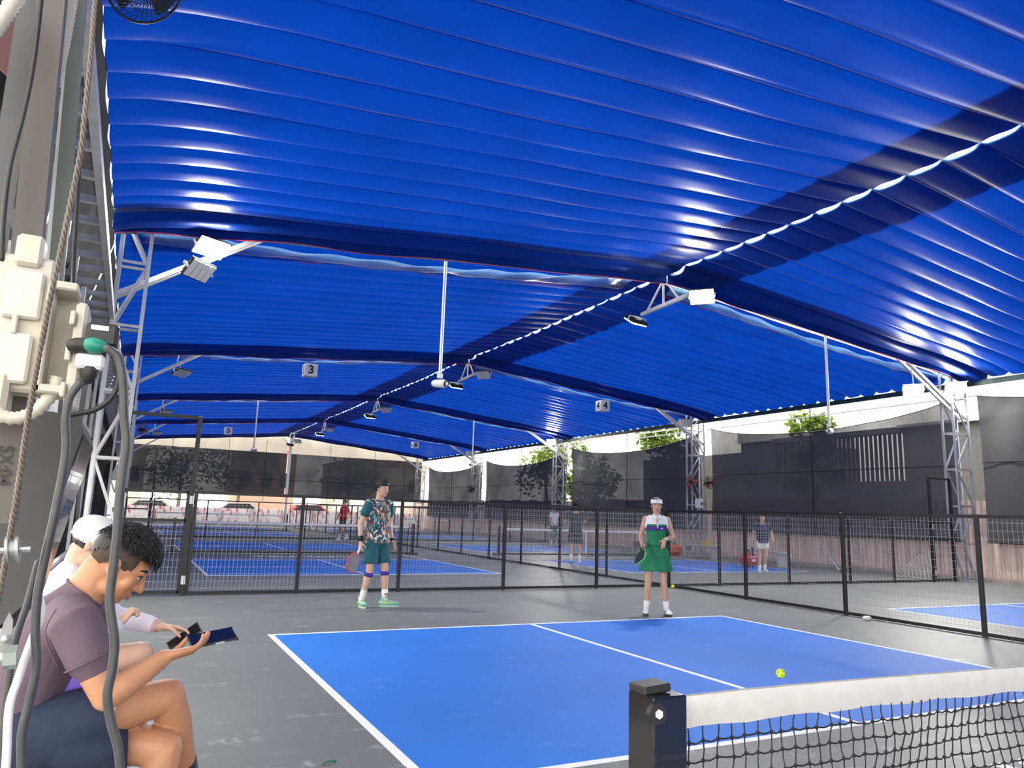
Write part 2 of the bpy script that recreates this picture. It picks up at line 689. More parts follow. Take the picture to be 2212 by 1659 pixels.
# walls of shade cloth, one sheet per bay
wr = thing('wall_right', (15.3, 0, 0), 'black shade net curtain hung along the right side', 'wall', kind='structure')
for k in range(0, len(YT) - 1):  # first sheet lies out of view, added to shade the near end
    ya, yb = YT[k] + .34, YT[k + 1] - .34
    top = [4.55, 4.72, 4.62, 4.55, 4.4, 4.4][k]
    rn = random.Random(k)
    ph = rn.uniform(0, 6)

    def f(u, v):
        y = ya + (yb - ya) * u
        zt = top - .28 * math.sin(math.pi * u) + .35 * (2 * u - 1) ** 4 * (.6 if k > 1 else .3)
        z = 1.0 + (zt - 1.0) * v
        return V((15.32 + .05 * math.sin(u * 17 + ph) * (1 - v * .4) + .03 * math.sin(u * 43 + 5 * v), y, z))
    o = MB().grid(f, 40, 12).build('shade_net', NETR if k == 2 else NETM, wr, True)
    o['label'] = 'black shade net panel between two columns'
    cb = MB()
    cb.tube([f(i / 24, 1.0) + V((-.01, 0, 0)) for i in range(25)], .012, 5)
    cb.tube([V((15.25, ya, 3.0)), V((15.25, yb, 3.05))], .014, 5)
    cb.tube([V((15.25, (ya + yb) / 2, 1.0)), V((15.25, (ya + yb) / 2, 5.3))], .018, 5)
    cb.tube([f(i / 24, 0.0) + V((-.02, 0, 0)) for i in range(25)], .02, 5)
    cb.build('net_batten', blackm, o)
wf = thing('wall_far', (0, 51.4, 0), 'black shade net strip across the far end', 'wall', kind='structure')
for (xa, xb) in ((-5.2, 5.0), (5.25, 15.0)):
    o = MB().grid(lambda u, v: V((xa + (xb - xa) * u, 51.45 + .06 * math.sin(u * 22), 2.0 + 3.0 * v + .03 * math.sin(u * 60) * (1 - v))), 40, 8).build('shade_net', NETM, wf, True)
    c = MB()
    c.tube([V((xa, 51.4, 3.15)), V((xb, 51.4, 3.15))], .018, 5)
    for q in (.28, .62, .86):
        c.tube([V((xa + (xb - xa) * q, 51.4, 1.6)), V((xa + (xb - xa) * q, 51.4, 5.8))], .014, 5)
    c.build('net_batten', blackm, o)
    MB().grid(lambda u, v: V((xa + (xb - xa) * u, 51.6, 5.0 + 1.3 * v)), 12, 3).build('pale_net', NETL, wf, True)
wn = thing('wall_near_blocker', (5, -10, 0), 'unseen black shade net added to dim the near right end', 'wall', kind='structure')  # out of view; added to hold back light from behind the camera
MB().grid(lambda u, v: V((-.5 + 15.5 * u, -9.95 + .06 * math.sin(u * 26), .9 + 3.8 * v)), 40, 8).build('shade_net', NETM, wn, True)
wl = thing('wall_left', (-5.5, 0, 0), 'dense black shade net along the left side', 'wall', kind='structure')
for k in range(1, len(YT) - 1):
    ya, yb = YT[k], YT[k + 1]

    def f2(u, v):
        z0_ = 2.35 if k == 1 else 0.0
        z = z0_ + (5.02 - z0_) * v
        x = -5.10 - .62 * (1 - max(0, (z - 2.6) / 2.4)) if z > 2.6 else -5.72
        x += .035 * math.sin(u * 29 + k) * (1 - v) + .012 * math.sin(u * 71 + 9 * v)
        return V((x, ya + (yb - ya) * u, z + (.03 * math.sin(u * 37 + k) if v > .99 else 0)))
    MB().grid(f2, 60, 16).build('shade_net', NETD, wl, True)
WPOLY = translucent('milky_corrugated_sheet', (.8, .82, .84), (.85, .88, .92), .6, .4, .4, .04)
fs_ = thing('trim_1', (-5.2, 0, 5.2), 'milky corrugated translucent strip above the left net', 'trim', kind='structure')
for k in range(1, len(YT) - 1):
    nn = 96
    MB().grid(lambda u, v: V((-5.26 + .1 * v + .03 * math.sin(u * nn * math.pi), YT[k] + 10.18 * u, 4.95 + .62 * v)), nn * 4, 1).build('corrugated_strip', WPOLY, fs_, True)
GREEN = pbr('dark_green_paint', (.015, .05, .04), .5)
tg = thing('trim_2', (15.1, 0, 5.3), 'dark green eave beam along the right side', 'trim', kind='structure')
MB().bx(14.98, 15.08, -10, 51.4, 5.06, 5.19).build('eave_beam', GREEN, tg)
MB().bx(15.5, 15.54, -10, 51.4, 5.05, 5.09).build('eave_rail', steelw, tg)
MB().bx(15.5, 15.54, -10, 51.4, 4.86, 4.90).build('eave_rail', steelw, tg)
lat = MB()
for i in range(80):
    y = -9 + i * .75
    lat.bar((15.52, y, 4.88), (15.52, y, 5.07), .02)
lat.build('eave_lattice', steelw, tg)

# ---------------------------------------------------------------- steel frame
barme = {}


def part_bar(parent, name, p, q, w, mat, h=None):
    return MB().bar(p, q, w, h).build(name, mat, parent, False, False)


def column(name, label, d, loc, zt=5.5, group=None):
    """box lattice column; d = +1 when the hall lies towards +x"""
    t = thing(name, loc, label, 'column', group, world=False)
    wi = .38 if d > 0 else .62
    sw = .05
    for sy in (-.15, .15):
        part_bar(t, 'chord', (0, sy, 0), (0, sy, zt), sw, steel)
        zb = 0.0 if d > 0 else 1.05
        part_bar(t, 'chord', (d * wi, sy, zb), (d * wi, sy, zt), sw, steel)
        if zb:
            part_bar(t, 'foot_strut', (d * wi, sy, zb), (d * .12, sy, .02), sw, steel)
    z = .95
    flip = 0
    while z < zt:
        for sy in (-.15, .15):
            part_bar(t, 'cross_bar', (0, sy, z), (d * wi, sy, z), .04, steel)
            z2 = min(z + .95, zt)
            a, b = ((0, d * wi) if flip else (d * wi, 0))
            part_bar(t, 'diagonal', (a, sy, z), (b, sy, z2), .035, steel)
        for x in (0, d * wi):
            part_bar(t, 'tie', (x, -.15, z), (x, .15, z), .035, steel)
        flip = 1 - flip
        z += .95
    for sy in (-.075, .075):
        part_bar(t, 'knee_brace', (-d * .06, sy, 4.22), (d * 2.45, sy, 5.86 if d > 0 else 5.62), .065, steelw, .07)
    MB().box((d * .15, 0, .01), (.7, .5, .02)).build('base_plate', steel, t, False, False)
    return t


WHERE = ['by the camera', 'at the first fence', 'level with the number three sign', 'second bay beyond the first fence', 'level with the number five sign', 'at the far end']
proto = None
cols = {}
for k in range(1, 7):
    for d, x in ((1, XL), (-1, XR + .1)):
        key = ('L' if d > 0 else 'R')
        if k == 1 and d < 0:
            continue
        lab = 'galvanised lattice column on the %s side, %s' % ('left' if d > 0 else 'right', WHERE[k - 1])
        if k == 1:
            continue
        if key not in cols:
            cols[key] = column('lattice_column', lab, d, (x, YT[k], 0), 5.5, 'lattice columns')
        else:
            c = copy_tree(cols[key])
            c.location = (x, YT[k], 0)
            c['label'] = lab
# end post under the ridge
t = thing('ridge_post', (5.12, 51.2, 0), 'tall pale steel post under the ridge at the far end', 'post')
MB().bx(5.04, 5.2, 51.1, 51.28, 0, 6.2).build('shaft', steelw, t)
MB().bx(4.95, 5.29, 51.05, 51.33, 0, .03).build('base_plate', steel, t)
for s in (-1, 1):
    MB().bar((5.12, 51.2, 5.5), (5.12 + s * .6, 51.2, 6.05), .05).build('strut', steelw, t)
MB().bx(4.9, 5.34, 51.1, 51.28, 6.1, 6.2).build('head_plate', steelw, t)

# rafters hidden in the gaps between the tarpaulins
for k in range(1, 7):
    t = thing('rafter', (XM, YT[k], 6.5), 'pitched steel rafter in the gap between tarpaulins, %s' % WHERE[k - 1], 'rafter', 'rafters')
    for s in (-1, 1):
        for dz in (.06, .42):
            MB().bar((XM, YT[k], roof_z(XM) + dz), (XM + s * 10.05, YT[k], roof_z(XM + 10) + dz), .06).build('rafter_chord', steelw, t)
        for i in range(12):
            x = XM + s * (i + .4) * .82
            MB().bar((x, YT[k], roof_z(x) + .06), (x + s * (.41 if i % 2 else .38), YT[k], roof_z(x) + .42), .03).build('web_bar', steelw, t)

# flat ladder truss along the left eave
t = thing('ladder_truss', (-5.2, 0, 3.9), 'galvanised ladder-like truss running along the left wall', 'truss')
for x in (-5.0, -5.52):
    MB().bx(x - .03, x + .03, -3, 51, 3.86, 3.95).build('chord', steel, t)
rung = MB().bx(-5.5, -5.02, -.03, .03, 3.88, 3.94)
rung.v = [(a + 5.2, b, c - 3.9) for a, b, c in rung.v]
rme = rung.mesh('rung')
for i in range(92):
    y = -1.0 + i * .56
    if y > 50.5:
        break
    o = link('rung', rme, steel, t)
    o.location = (0, y, 0)
# lower stays on the left wall: uprights and diagonals seen under the truss
t = thing('wall_bracing', (-5.3, 4, 0), 'zigzag of pale steel wall bracing behind the seated pair', 'bracing')
zz = [(3.4, 2.35), (4.6, 3.9), (5.2, .3), (6.6, 2.4), (7.4, .3), (8.6, 2.4), (9.4, .3)]
for y in (3.6, 5.0, 6.2, 7.4, 8.8, 12.4, 14.2, 16.2, 18.4):
    MB().bar((-5.28, y, 0), (-5.28, y, 3.9), .05).build('upright', steelw, t)
for (ya, yb, za, zb) in ((3.6, 5.0, 2.1, .5), (5.0, 6.2, .5, 2.1), (6.2, 7.4, 2.1, .5), (7.4, 8.8, .5, 2.1), (3.6, 5.0, 2.2, 3.8), (12.4, 14.2, 2.1, .5)):
    MB().bar((-5.26, ya, za), (-5.26, yb, zb), .05).build('diagonal', steelw, t)
for z in (2.15, .5):
    MB().bar((-5.26, 3.6, z), (-5.26, 18.4, z), .05).build('rail', steelw, t)

# ---------------------------------------------------------------- fences
def wires(a, b, z0, z1, sv=.056, sh=.1, r=.0021):
    """welded wire panel between two posts (ground points a, b)"""
    a, b = V(a), V(b)
    d = b - a
    L = d.length
    u = d / L
    nrm = V((-u.y, u.x, 0))
    mb = MB()

    def stick(p, q, w1, w2):
        mb.add([p + w1 * r, p - w1 * .5 * r + w2 * .87 * r, p - w1 * .5 * r - w2 * .87 * r, q + w1 * r, q - w1 * .5 * r + w2 * .87 * r, q - w1 * .5 * r - w2 * .87 * r],
               [(0, 1, 4, 3), (1, 2, 5, 4), (2, 0, 3, 5)])
    n = max(2, int(L / sv))
    for i in range(1, n):
        p = a + u * (L * i / n)
        stick(V((p.x, p.y, z0)), V((p.x, p.y, z1)), nrm, u)
    z = z0 + .05
    while z < z1:
        stick(V((a.x, a.y, z)) + nrm * .004, V((b.x, b.y, z)) + nrm * .004, nrm, V((0, 0, 1)))
        z += sh
    return mb


def fence(label, pts, H=1.5, sw=.05, sv=.056, group=None):
    t = thing('mesh_fence', (pts[0][0], pts[0][1], 0), label, 'fence', group)
    for (x, y) in pts:
        MB().bx(x - sw / 2, x + sw / 2, y - sw / 2, y + sw / 2, 0, H, .004).build('post', blackm, t)
    for (p, q) in zip(pts[:-1], pts[1:]):
        p3, q3 = V((p[0], p[1], 0)), V((q[0], q[1], 0))
        u = (q3 - p3).normalized() * (sw / 2)
        MB().bar(p3 + u + V((0, 0, H - .025)), q3 - u + V((0, 0, H - .025)), .045, .045).build('top_rail', blackm, t)
        MB().bar(p3 + u + V((0, 0, .035)), q3 - u + V((0, 0, .035)), .04, .045).build('bottom_rail', blackm, t)
        o = wires(p3 + u, q3 - u, .05, H - .05, sv).build('wire_mesh', wirem, t)
        o['kind'] = 'stuff'
    return t


YF = 10.45
fence('black-framed wire mesh fence behind the man in teal, up to the corner', [(-3.62, YF), (-2.06, YF), (-.43, YF), (1.5, YF), (3.46, YF), (5.12, YF)])
fence('black-framed wire mesh fence running from the corner past the right of the near court', [(5.12, 10.40), (5.12, 8.32), (5.12, 6.32), (5.12, 4.31), (5.12, 2.3), (5.12, .3), (5.12, -1.7)])
fence('black-framed wire mesh fence dividing the two far courts lengthwise', [(5.12, 10.5 + 2.03 * i) for i in range(0, 11)], group=None)
fence('black-framed wire mesh fence between the right-hand courts, behind the woman in green', [(5.18, YF), (6.5, YF), (8.5, YF), (10.45, YF), (12.0, YF), (13.5, YF)])
fence('distant wire mesh fence crossing the hall beyond the man in red', [(-3.6 + 1.97 * i, 30.95) for i in range(10)], sv=.11)
fence('distant wire mesh fence dividing the last courts lengthwise', [(5.12, 31.0 + 2.03 * i) for i in range(0, 10)], sv=.12)


def gate(label, x0, x1, y, H=1.5, HT=2.6, hinge_x=None):
    t = thing('gate', ((x0 + x1) / 2, y, 0), label, 'gate')
    for x in (x0, x1):
        MB().bx(x - .03, x + .03, y - .03, y + .03, 0, HT, .004).build('gate_post', blackm, t)
    MB().bx(x0, x1, y - .025, y + .025, HT - .05, HT).build('lintel', blackm, t)
    a, b = min(x0, x1) + .05, max(x0, x1) - .05
    for z in (.05, 1.06, H - .03):
        MB().bx(a, b, y - .02, y + .02, z - .022, z + .022).build('gate_rail', blackm, t)
    for x in (a, b):
        MB().bx(x - .02, x + .02, y - .02, y + .02, .03, H).build('gate_stile', blackm, t)
    o = wires((a, y, 0), (b, y, 0), .05, H - .04).build('wire_mesh', wirem, t)
    o['kind'] = 'stuff'
    for z in (.22, 1.36):
        h = MB()
        h.bx(hinge_x - .03, hinge_x + .03, y - .045, y - .03, z - .06, z + .06)
        h.tube([V((hinge_x, y - .05, z - .06)), V((hinge_x, y - .05, z + .06))], .012, 8)
        h.build('hinge', steel, t)
    return t


gate('open-topped black gate frame left of the man in teal', -4.62, -3.68, YF, hinge_x=-3.68)
gate('tall thin black gate frame beside the right-hand column', 13.56, 14.42, YF + .02, hinge_x=13.56)
gate('distant black gate frame on the left', -4.6, -3.7, 30.95, hinge_x=-3.7)

# ---------------------------------------------------------------- court nets
CORD = pbr('black_net_cord', (.008, .008, .010), .7, 0, .2, 40)
TAPE = pbr('white_net_tape', (.56, .55, .53), .85, 0, .05, 24, .25, 300)


def near_net():
    SH = -.028
    t = thing('court_net', (-3.35, 0, 0), 'near court net with white headband, in the foreground', 'net')
    MB().bx(-3.398, -3.302, -.047, .047, 0, .912, .004).build('net_post', blackg, t)
    pc = MB()
    pc.box((-3.362, .012, .922), (.075, .062, .018), Matrix.Rotation(R(-4), 3, 'Y'), .003)
    pc.build('post_cap', blackp, t)
    # lug in front, as seen on the face of the post
    lug = MB()
    lug.limb([V((-3.394, -.060, .882)), V((-3.394, -.046, .882))], [.023, .023], 20, cap=False)
    lg = lug.build('pulley_cheek', blackp, t, 'auto')
    hx = MB()
    hx.limb([V((-3.394, -.064, .882)), V((-3.394, -.058, .882))], [.010, .010], 6, cap=False)
    hx.build('hex_bolt', steelw, lg)
    ey = MB()
    for i in range(12):
        a, b = 2 * math.pi * i / 12, 2 * math.pi * (i + 1) / 12
        ey.tube([V((-3.293, .016 * math.cos(a) - .012, .886 + .016 * math.sin(a))), V((-3.293, .016 * math.cos(b) - .012, .886 + .016 * math.sin(b)))], .004, 6)
    ey.build('eye_bolt', steelw, t, True)

    def ztop(x):
        return .905 - .045 * math.sin(math.pi * min(1, max(0, (x + 3.3) / 6.6))) - .012 * math.exp(-(x + 3.3) * 3)
    tp = MB()
    n = 90
    for s, yy in ((1, -.012), (-1, .012)):
        def g(u, v):
            x = -3.3 + 6.6 * u
            return V((x, yy * (1 - .75 * (1 - v) ** 2) * (1 if v < .9 else .6) + .002 * math.sin(x * 37 + v * 3), ztop(x) - .068 * (1 - v) + .003 * math.sin(x * 21) * (1 - v) + (.004 if v > .95 else 0)))
        tp.grid(g, n, 5)
    tp.build('headband', TAPE, t, True)
    sl = MB()
    sl.bx(-3.302, -3.272, -.006, .006, .06, .845)
    sl.build('side_sleeve', pbr('black_webbing', (.014, .016, .016), .8), t)
    nn = MB()
    rr = random.Random(3)
    K, cell = 157, .0418
    rows = 19
    P_ = {}
    for i in range(K):
        for j in range(rows + 1):
            x = -3.272 + .012 + i * cell + .006 * math.sin(j * .9 + i * .3) + rr.uniform(-.004, .004) + (.014 * math.sin(i * .16 + j * .2))
            zt_ = ztop(x) - .062
            z = zt_ - (zt_ - .05) * j / rows + (rr.uniform(-.003, .003) if j else 0)
            P_[i, j] = V((x, rr.uniform(-.004, .004) + .008 * math.sin(i * .25 + j * .6), z))
    for i in range(K):
        for j in range(rows):
            a, b = P_[i, j], P_[i, j + 1]
            m = (a + b) / 2 + V((rr.uniform(-.003, .003), 0, 0))
            nn.tube([a, m, b], .0022, 4)
            if j:
                nn.ell(a, (.0052, .0052, .0056), None, 6, 4)
        if i < K - 1:
            for j in range(1, rows + 1):
                a, b = P_[i, j], P_[i + 1, j]
                m = (a + b) / 2 + V((0, 0, -.0035 + rr.uniform(-.002, .002)))
                nn.tube([a, m, b], .0021, 4)
    o = nn.build('netting', CORD, t)
    o['kind'] = 'stuff'
    bt = MB()
    bt.tube([V((-3.3, 0, .05)), V((3.3, 0, .05))], .006, 6)
    bt.build('bottom_cord', CORD, t)
    MB().bx(3.302, 3.398, -.047, .047, 0, .912, .004).build('net_post', blackg, t)
    t.location.x += SH


near_net()


def far_net(cx, ny, label):
    t = thing('court_net', (cx, ny, 0), label, 'net', world=False)
    for s in (-1, 1):
        p = MB().bx(s * 3.35 - .04, s * 3.35 + .04, -.04, .04, 0, .93).build('net_post', blackg, t, False, False)
        MB().bx(s * 3.35 - .16, s * 3.35 + .16, -.12, .12, 0, .06).build('post_base', blackm, p, False, False)
        MB().bx(s * 3.2 - .012, s * 3.2 + .012, -.012, .012, .06, .86).build('side_bar', blackm, t, False, False)
    MB().bx(-3.2, 3.2, -.016, .016, .8, .87).build('headband', whitel, t, False, False)
    MB().bx(-.03, .03, -.02, .02, .03, .87).build('centre_strap', whitel, t, False, False)
    MB().bx(-3.35, 3.35, -.03, .03, .02, .07).build('bottom_bar', blackm, t, False, False)
    nn = MB()
    for i in range(1, 100):
        x = -3.2 + 6.4 * i / 100
        nn.bx(x - .0022, x + .0022, -.002, .002, .06, .82)
    for j in range(1, 13):
        z = .06 + .76 * j / 13
        nn.bx(-3.2, 3.2, -.002, .002, z - .0022, z + .0022)
    o = nn.build('netting', CORD, t, False, False)
    o['kind'] = 'stuff'
    return t


n1 = far_net(0, 20.35, 'court net beyond the fence on the left, behind the man in teal')
for cx, ny, lab in ((9.65, 20.35, 'court net right of the dividing fence, in front of the man in white shirt'), (0, 40.7, 'most distant court net on the left'), (9.65, 40.7, 'most distant court net on the right')):
    c = copy_tree(n1)
    c.location = (cx, ny, 0)
    c['label'] = lab
# ---------------------------------------------------------------- floodlights
LENS_ON = emis('lit_led_lens', (1, .96, .87), FLOOD_W / (math.pi * .115))
LENS_FILL = emis('added_fill_lens', (1, .96, .87), .6 * FLOOD_W / (math.pi * .115))  # added glow for otherwise unlit lamps, to brighten the far bays
LENS_OFF = pbr('frosted_led_lens', (.66, .67, .66), .35, 0, .05, 8)


def floodlight(loc, rot, lit, label, group='floodlights'):
    """four-module LED floodlight, lens side along local -Z"""
    t = thing('floodlight', loc, label, 'lamp', group, world=False)
    t.rotation_euler = rot
    MB().box((0, 0, .012), (.48, .34, .02), None, .004).build('housing', blackp, t, False, False)
    hs = MB()
    for i in range(13):
        hs.box((-.216 + i * .036, 0, .045), (.008, .32, .05))
    hs.build('heat_sink', blackp, t, False, False)
    MB().box((.02, 0, .095), (.16, .1, .05), None, .006).build('driver_box', steelw, t, False, False)
    for i in range(4):
        x = -.174 + i * .116
        l = MB().box((x, 0, -.008), (.104, .3, .024), None, .006).build('lens_module', LENS_FILL if lit == 2 else LENS_ON if lit else LENS_OFF, t, False, False)
    br = MB()
    br.box((-.25, 0, .04), (.008, .04, .14))
    br.box((.25, 0, .04), (.008, .04, .14))
    br.box((0, 0, .11), (.508, .04, .008))
    br.build('bracket', steelw, t, False, False)
    return t


def aim(d):
    """rotation that points local -Z along d"""
    return V(d).to_track_quat('-Z', 'Y').to_euler()


for k in range(2, 6):
    y = YT[k]
    if k == 2:
        floodlight((-3.80, y - .20, 5.16), aim((.25, -.55, -.8)), True, 'lit floodlight above the left knee brace at the first fence')
        floodlight((-3.92, y - .05, 4.82), aim((.5, -.55, -.67)), False, 'unlit floodlight hanging below the left knee brace at the first fence')
    else:
        floodlight((-3.58, y, 4.86), aim((.3, -.35, -.89)), False, 'unlit floodlight below the left knee brace, %s' % WHERE[k - 1])
    # drop rod that carries it
    t = thing('drop_rod', (-3.6, y, 5.0), 'thin white rod holding the floodlight on the left, %s' % WHERE[k - 1], 'rod', 'lamp rods')
    MB().tube([V((-3.66, y - .08, 5.72)), V((-3.74, y - .1, 5.36)) if k == 2 else V((-3.72, y, 5.2)), V((-3.8, y - .12, 5.24)) if k == 2 else V((-3.6, y, 4.95))], .012, 6).build('rod', steelw, t)
for k in range(2, 7):
    y = YT[k] - (1.2 if k == 6 else 0)
    t = thing('lamp_frame', (5.05, y, 5.7), 'white triangular lamp hanger under the ridge, %s' % WHERE[k - 1], 'lamp hanger', 'ridge lamp hangers')
    MB().bar((5.05, y - .95, 5.78), (5.05, y + .75, 5.72), .07).build('beam', steelw, t)
    for (ya, yb) in ((-.5, -.05), (.55, .0), (0, 0)):
        MB().bar((5.05, y + ya, 5.76), (5.05, y + yb, 6.3), .035).build('hanger_bar', steelw, t)
    MB().box((5.05, y, 6.3), (.5, .12, .05)).build('head_plate', steelw, t)
    floodlight((5.12, y - 1.1, 5.66), aim((-.5, -.42, -.75)), k == 2, 'floodlight on the camera side of the ridge hanger, %s' % WHERE[k - 1])
    floodlight((5.0, y + .9, 5.58), aim((-.1, .55, -.83)), 2 if k < 6 else False, 'floodlight on the far side of the ridge hanger, %s' % WHERE[k - 1])  # far units lit only as added fill light
for k in range(2, 6):
    y = YT[k]
    if k == 2:
        t = thing('drop_rod', (12.99, y, 5.0), 'thin white rod holding the floodlight on the right knee brace', 'rod', 'lamp rods')
        MB().tube([V((12.98, y - .07, 5.45)), V((12.99, y - .1, 5.1)), V((13.0, y - .1, 4.86))], .012, 6).build('rod', steelw, t)
        floodlight((12.99, y - .1, 4.78), aim((-.6, -.45, -.6)), True, 'lit floodlight on the right knee brace, nearer the court')
        floodlight((14.5, y - .28, 4.98), aim((-.65, -.5, -.55)), True, 'lit floodlight on top of the right column at the first fence')
    else:
        floodlight((14.2, y - .1, 5.0), aim((-.65, -.5, -.55)), k == 4, 'floodlight on the right knee brace, %s' % WHERE[k - 1])

# ---------------------------------------------------------------- hanging cameras and number boxes
def secam(x, y, zt, zb, label, turn):
    t = thing('security_camera', (x, y, zb), label, 'camera', 'hanging cameras', world=False)
    h = zt - zb
    MB().limb([V((0, 0, .12)), V((0, 0, h))], [.03, .03], 12, cap=False).build('pole', steelw, t, 'auto', False)
    MB().limb([V((0, 0, .10)), V((0, 0, .17))], [.05, .05], 14, cap=False).build('collar', whitep, t, 'auto', False)
    d = V((math.sin(turn), -math.cos(turn), -.1)).normalized()
    MB().limb([-d * .10, d * .10], [.07, .075], 16).build('camera_body', whitep, t, True, False)
    MB().limb([d * .13, d * .165], [.058, .058], 16, cap=False).build('lens', blackg, t, 'auto', False)
    return t


secam(.11, YT[2], 6.0, 3.52, 'white security camera on a long pole above the far left court', .5)
secam(9.94, YT[2], 6.0, 3.49, 'white security camera on a long pole before the right net wall', -1.2)
secam(-.1, YT[4], 6.0, 3.6, 'distant security camera on a pole, far left bay', .5)
secam(9.9, YT[4], 6.0, 3.6, 'distant security camera on a pole, far right bay', -1.2)


def sign(num, x, y, z):
    t = thing('court_sign', (x, y, z), 'white hanging box sign bearing the number %s' % {'3': 'three', '4': 'four', '5': 'five', '6': 'six'}[num], 'sign', 'court number boxes', world=False)
    a = .19
    MB().box((0, 0, 0), (2 * a, 2 * a, 2 * a), None, .012).build('box', pbr('white_sign_board', (.85, .85, .84), .5, 0, .03), t, False, False)
    for (o, xx) in (((0, -a - .001, 0), (1, 0, 0)), ((-a - .001, 0, 0), (0, -1, 0))):
        text_mb(num, .34, basis(o, xx, (0, 0, 1)), .002, .012).build('numeral', blackp, t, False, False)
    MB().tube([V((0, 0, a)), V((0, 0, roof_z(x) + .05 - z))], .005, 5).build('cord', blackp, t, False, False)


for n_, x, y, z in (('3', -.1, YT[3], 5.35), ('4', 10.45, YT[3], 5.3), ('5', -.12, YT[5], 5.27), ('6', 10.6, YT[5], 5.28)):
    sign(n_, x, y, z)


# ---------------------------------------------------------------- fans
def fan(loc, face, label, r=.22, blade=(.5, .06, .03), tail=None):
    t = thing('wall_fan', loc, label, 'fan', 'wall fans', world=False)
    t.rotation_euler = V(face).to_track_quat('Z', 'Y').to_euler()
    for nm, dom in (('front_guard', .075), ('rear_guard', -.06)):
        g = MB()
        for i in range(40):
            a = 2 * math.pi * i / 40
            g.tube([V((r * q * math.cos(a + (1 - q) * .5), r * q * math.sin(a + (1 - q) * .5), dom * (1 - q ** 3))) for q in (.22, .5, .75, .92, 1.0)], .0022, 4)
        for q in (.22, .6):
            g.tube([V((r * q * math.cos(2 * math.pi * i / 24), r * q * math.sin(2 * math.pi * i / 24), dom * (1 - q ** 3))) for i in range(25)], .003, 4)
        g.build(nm, blackp, t, False, False)
    g = MB()
    g.tube([V((r * math.cos(2 * math.pi * i / 32), r * math.sin(2 * math.pi * i / 32), 0)) for i in range(33)], .009, 6)
    g.build('rim', blackp, t, True, False)
    bm_ = pbr('fan_blade_%d' % int(blade[0] * 100), blade, .4)
    for i in range(3):
        a = 2 * math.pi * i / 3
        b = MB()
        b.grid(lambda u, v: V((math.cos(a + (v - .5) * .9) * r * (.15 + .72 * u), math.sin(a + (v - .5) * .9) * r * (.15 + .72 * u), .02 * (v - .5) + .005)), 4, 5)
        b.build('blade', bm_, t, True, False)
    MB().limb([V((0, 0, -.16)), V((0, 0, .03))], [.06, .045], 14).build('motor', blackp, t, True, False)
    MB().bar((0, 0, -.12), (0, -.05, -.32), .03).build('arm', blackp, t, False, False)


fan(tuple(at(315, -28, 1, 3.6)), (.5, -.45, -.75), 'black caged fan cut off by the top of the picture', .25, (.02, .02, .022))
fan((14.3, 20.3, 2.75), (-.75, -.6, .1), 'caged fan with orange blades left of the second right column', .24, (.55, .08, .02))
fan((15.0, 20.1, 2.75), (.1, -.98, .1), 'caged fan right of the second right column', .24, (.4, .04, .03))
fan((14.4, 40.8, 2.8), (-.7, -.7, 0), 'small distant caged fan on the right column level with number five', .24, (.03, .03, .03))
fan((-4.3, 30.6, 4.1), (.7, -.7, 0), 'distant caged fan on the left column', .25, (.3, .03, .06))


def wallbox(loc, d, label, lidm=whitep):
    t = thing('switch_box', loc, label, 'electrical box', world=False)
    MB().box((0, 0, 0), d, None, .01).build('case', whitep, t, False, False)
    MB().box((0, -d[1] / 2 - .006, 0), (d[0] * .86, .012, d[2] * .86), None, .004).build('lid', lidm, t, False, False)
    MB().box((d[0] * .2, -d[1] / 2 - .018, 0), (d[0] * .3, .014, d[2] * .25), None, .004).build('breaker', blackp, t, False, False)


wallbox((14.75, 20.4, 1.95), (.3, .14, .34), 'white electrical box on the second right column')
wallbox((-4.62, 10.24, 1.32), (.16, .08, .2), 'small white switch box beside the left gate')

# ---------------------------------------------------------------- clutter beyond the right-hand court
BENCH = pbr('weathered_grey_bench', (.42, .45, .43), .7, 0, .12, 4)


def bench(p, q, label, depth=.36, h=.46):
    p, q = V(p), V(q)
    d = (q - p)
    L = d.length
    t = thing('bench', ((p + q) / 2), label, 'bench', None, None, math.atan2(d.y, d.x))
    MB().box((0, 0, h - .03), (L, depth, .06), None, .01).build('seat', BENCH, t, False, False)
    for s in (-1, 1):
        MB().box((s * (L / 2 - .12), 0, (h - .06) / 2), (.1, depth * .9, h - .06), None, .008).build('leg', BENCH, t, False, False)
    MB().box((0, 0, h * .45), (L - .3, .04, .06)).build('stretcher', BENCH, t, False, False)


g0 = lambda u, v: at(u, v, 2, 0.0)
bench((13.6, 18.2, 0), (13.9, 20.2, 0), 'pale bench near the second right column with yellow box')
bench((13.2, 14.9, 0), (13.7, 17.0, 0), 'grey bench behind the man in navy shirt')
bench((13.5, 21.2, 0), (13.7, 23.0, 0), 'small grey bench beside the orange bag')
t = thing('yellow_box', (13.75, 18.9, .46), 'small yellow carton on the pale bench', 'box')
MB().bx(13.62, 13.9, 18.75, 19.05, .46, .58, .006).build('carton', pbr('yellow_card', (.7, .5, .08), .7), t)
MB().bx(13.61, 13.91, 18.74, 19.06, .575, .6).build('lid', pbr('yellow_card', (.7, .5, .08), .7), t)
RED = pbr('red_bag_fabric', (.62, .015, .03), .6)


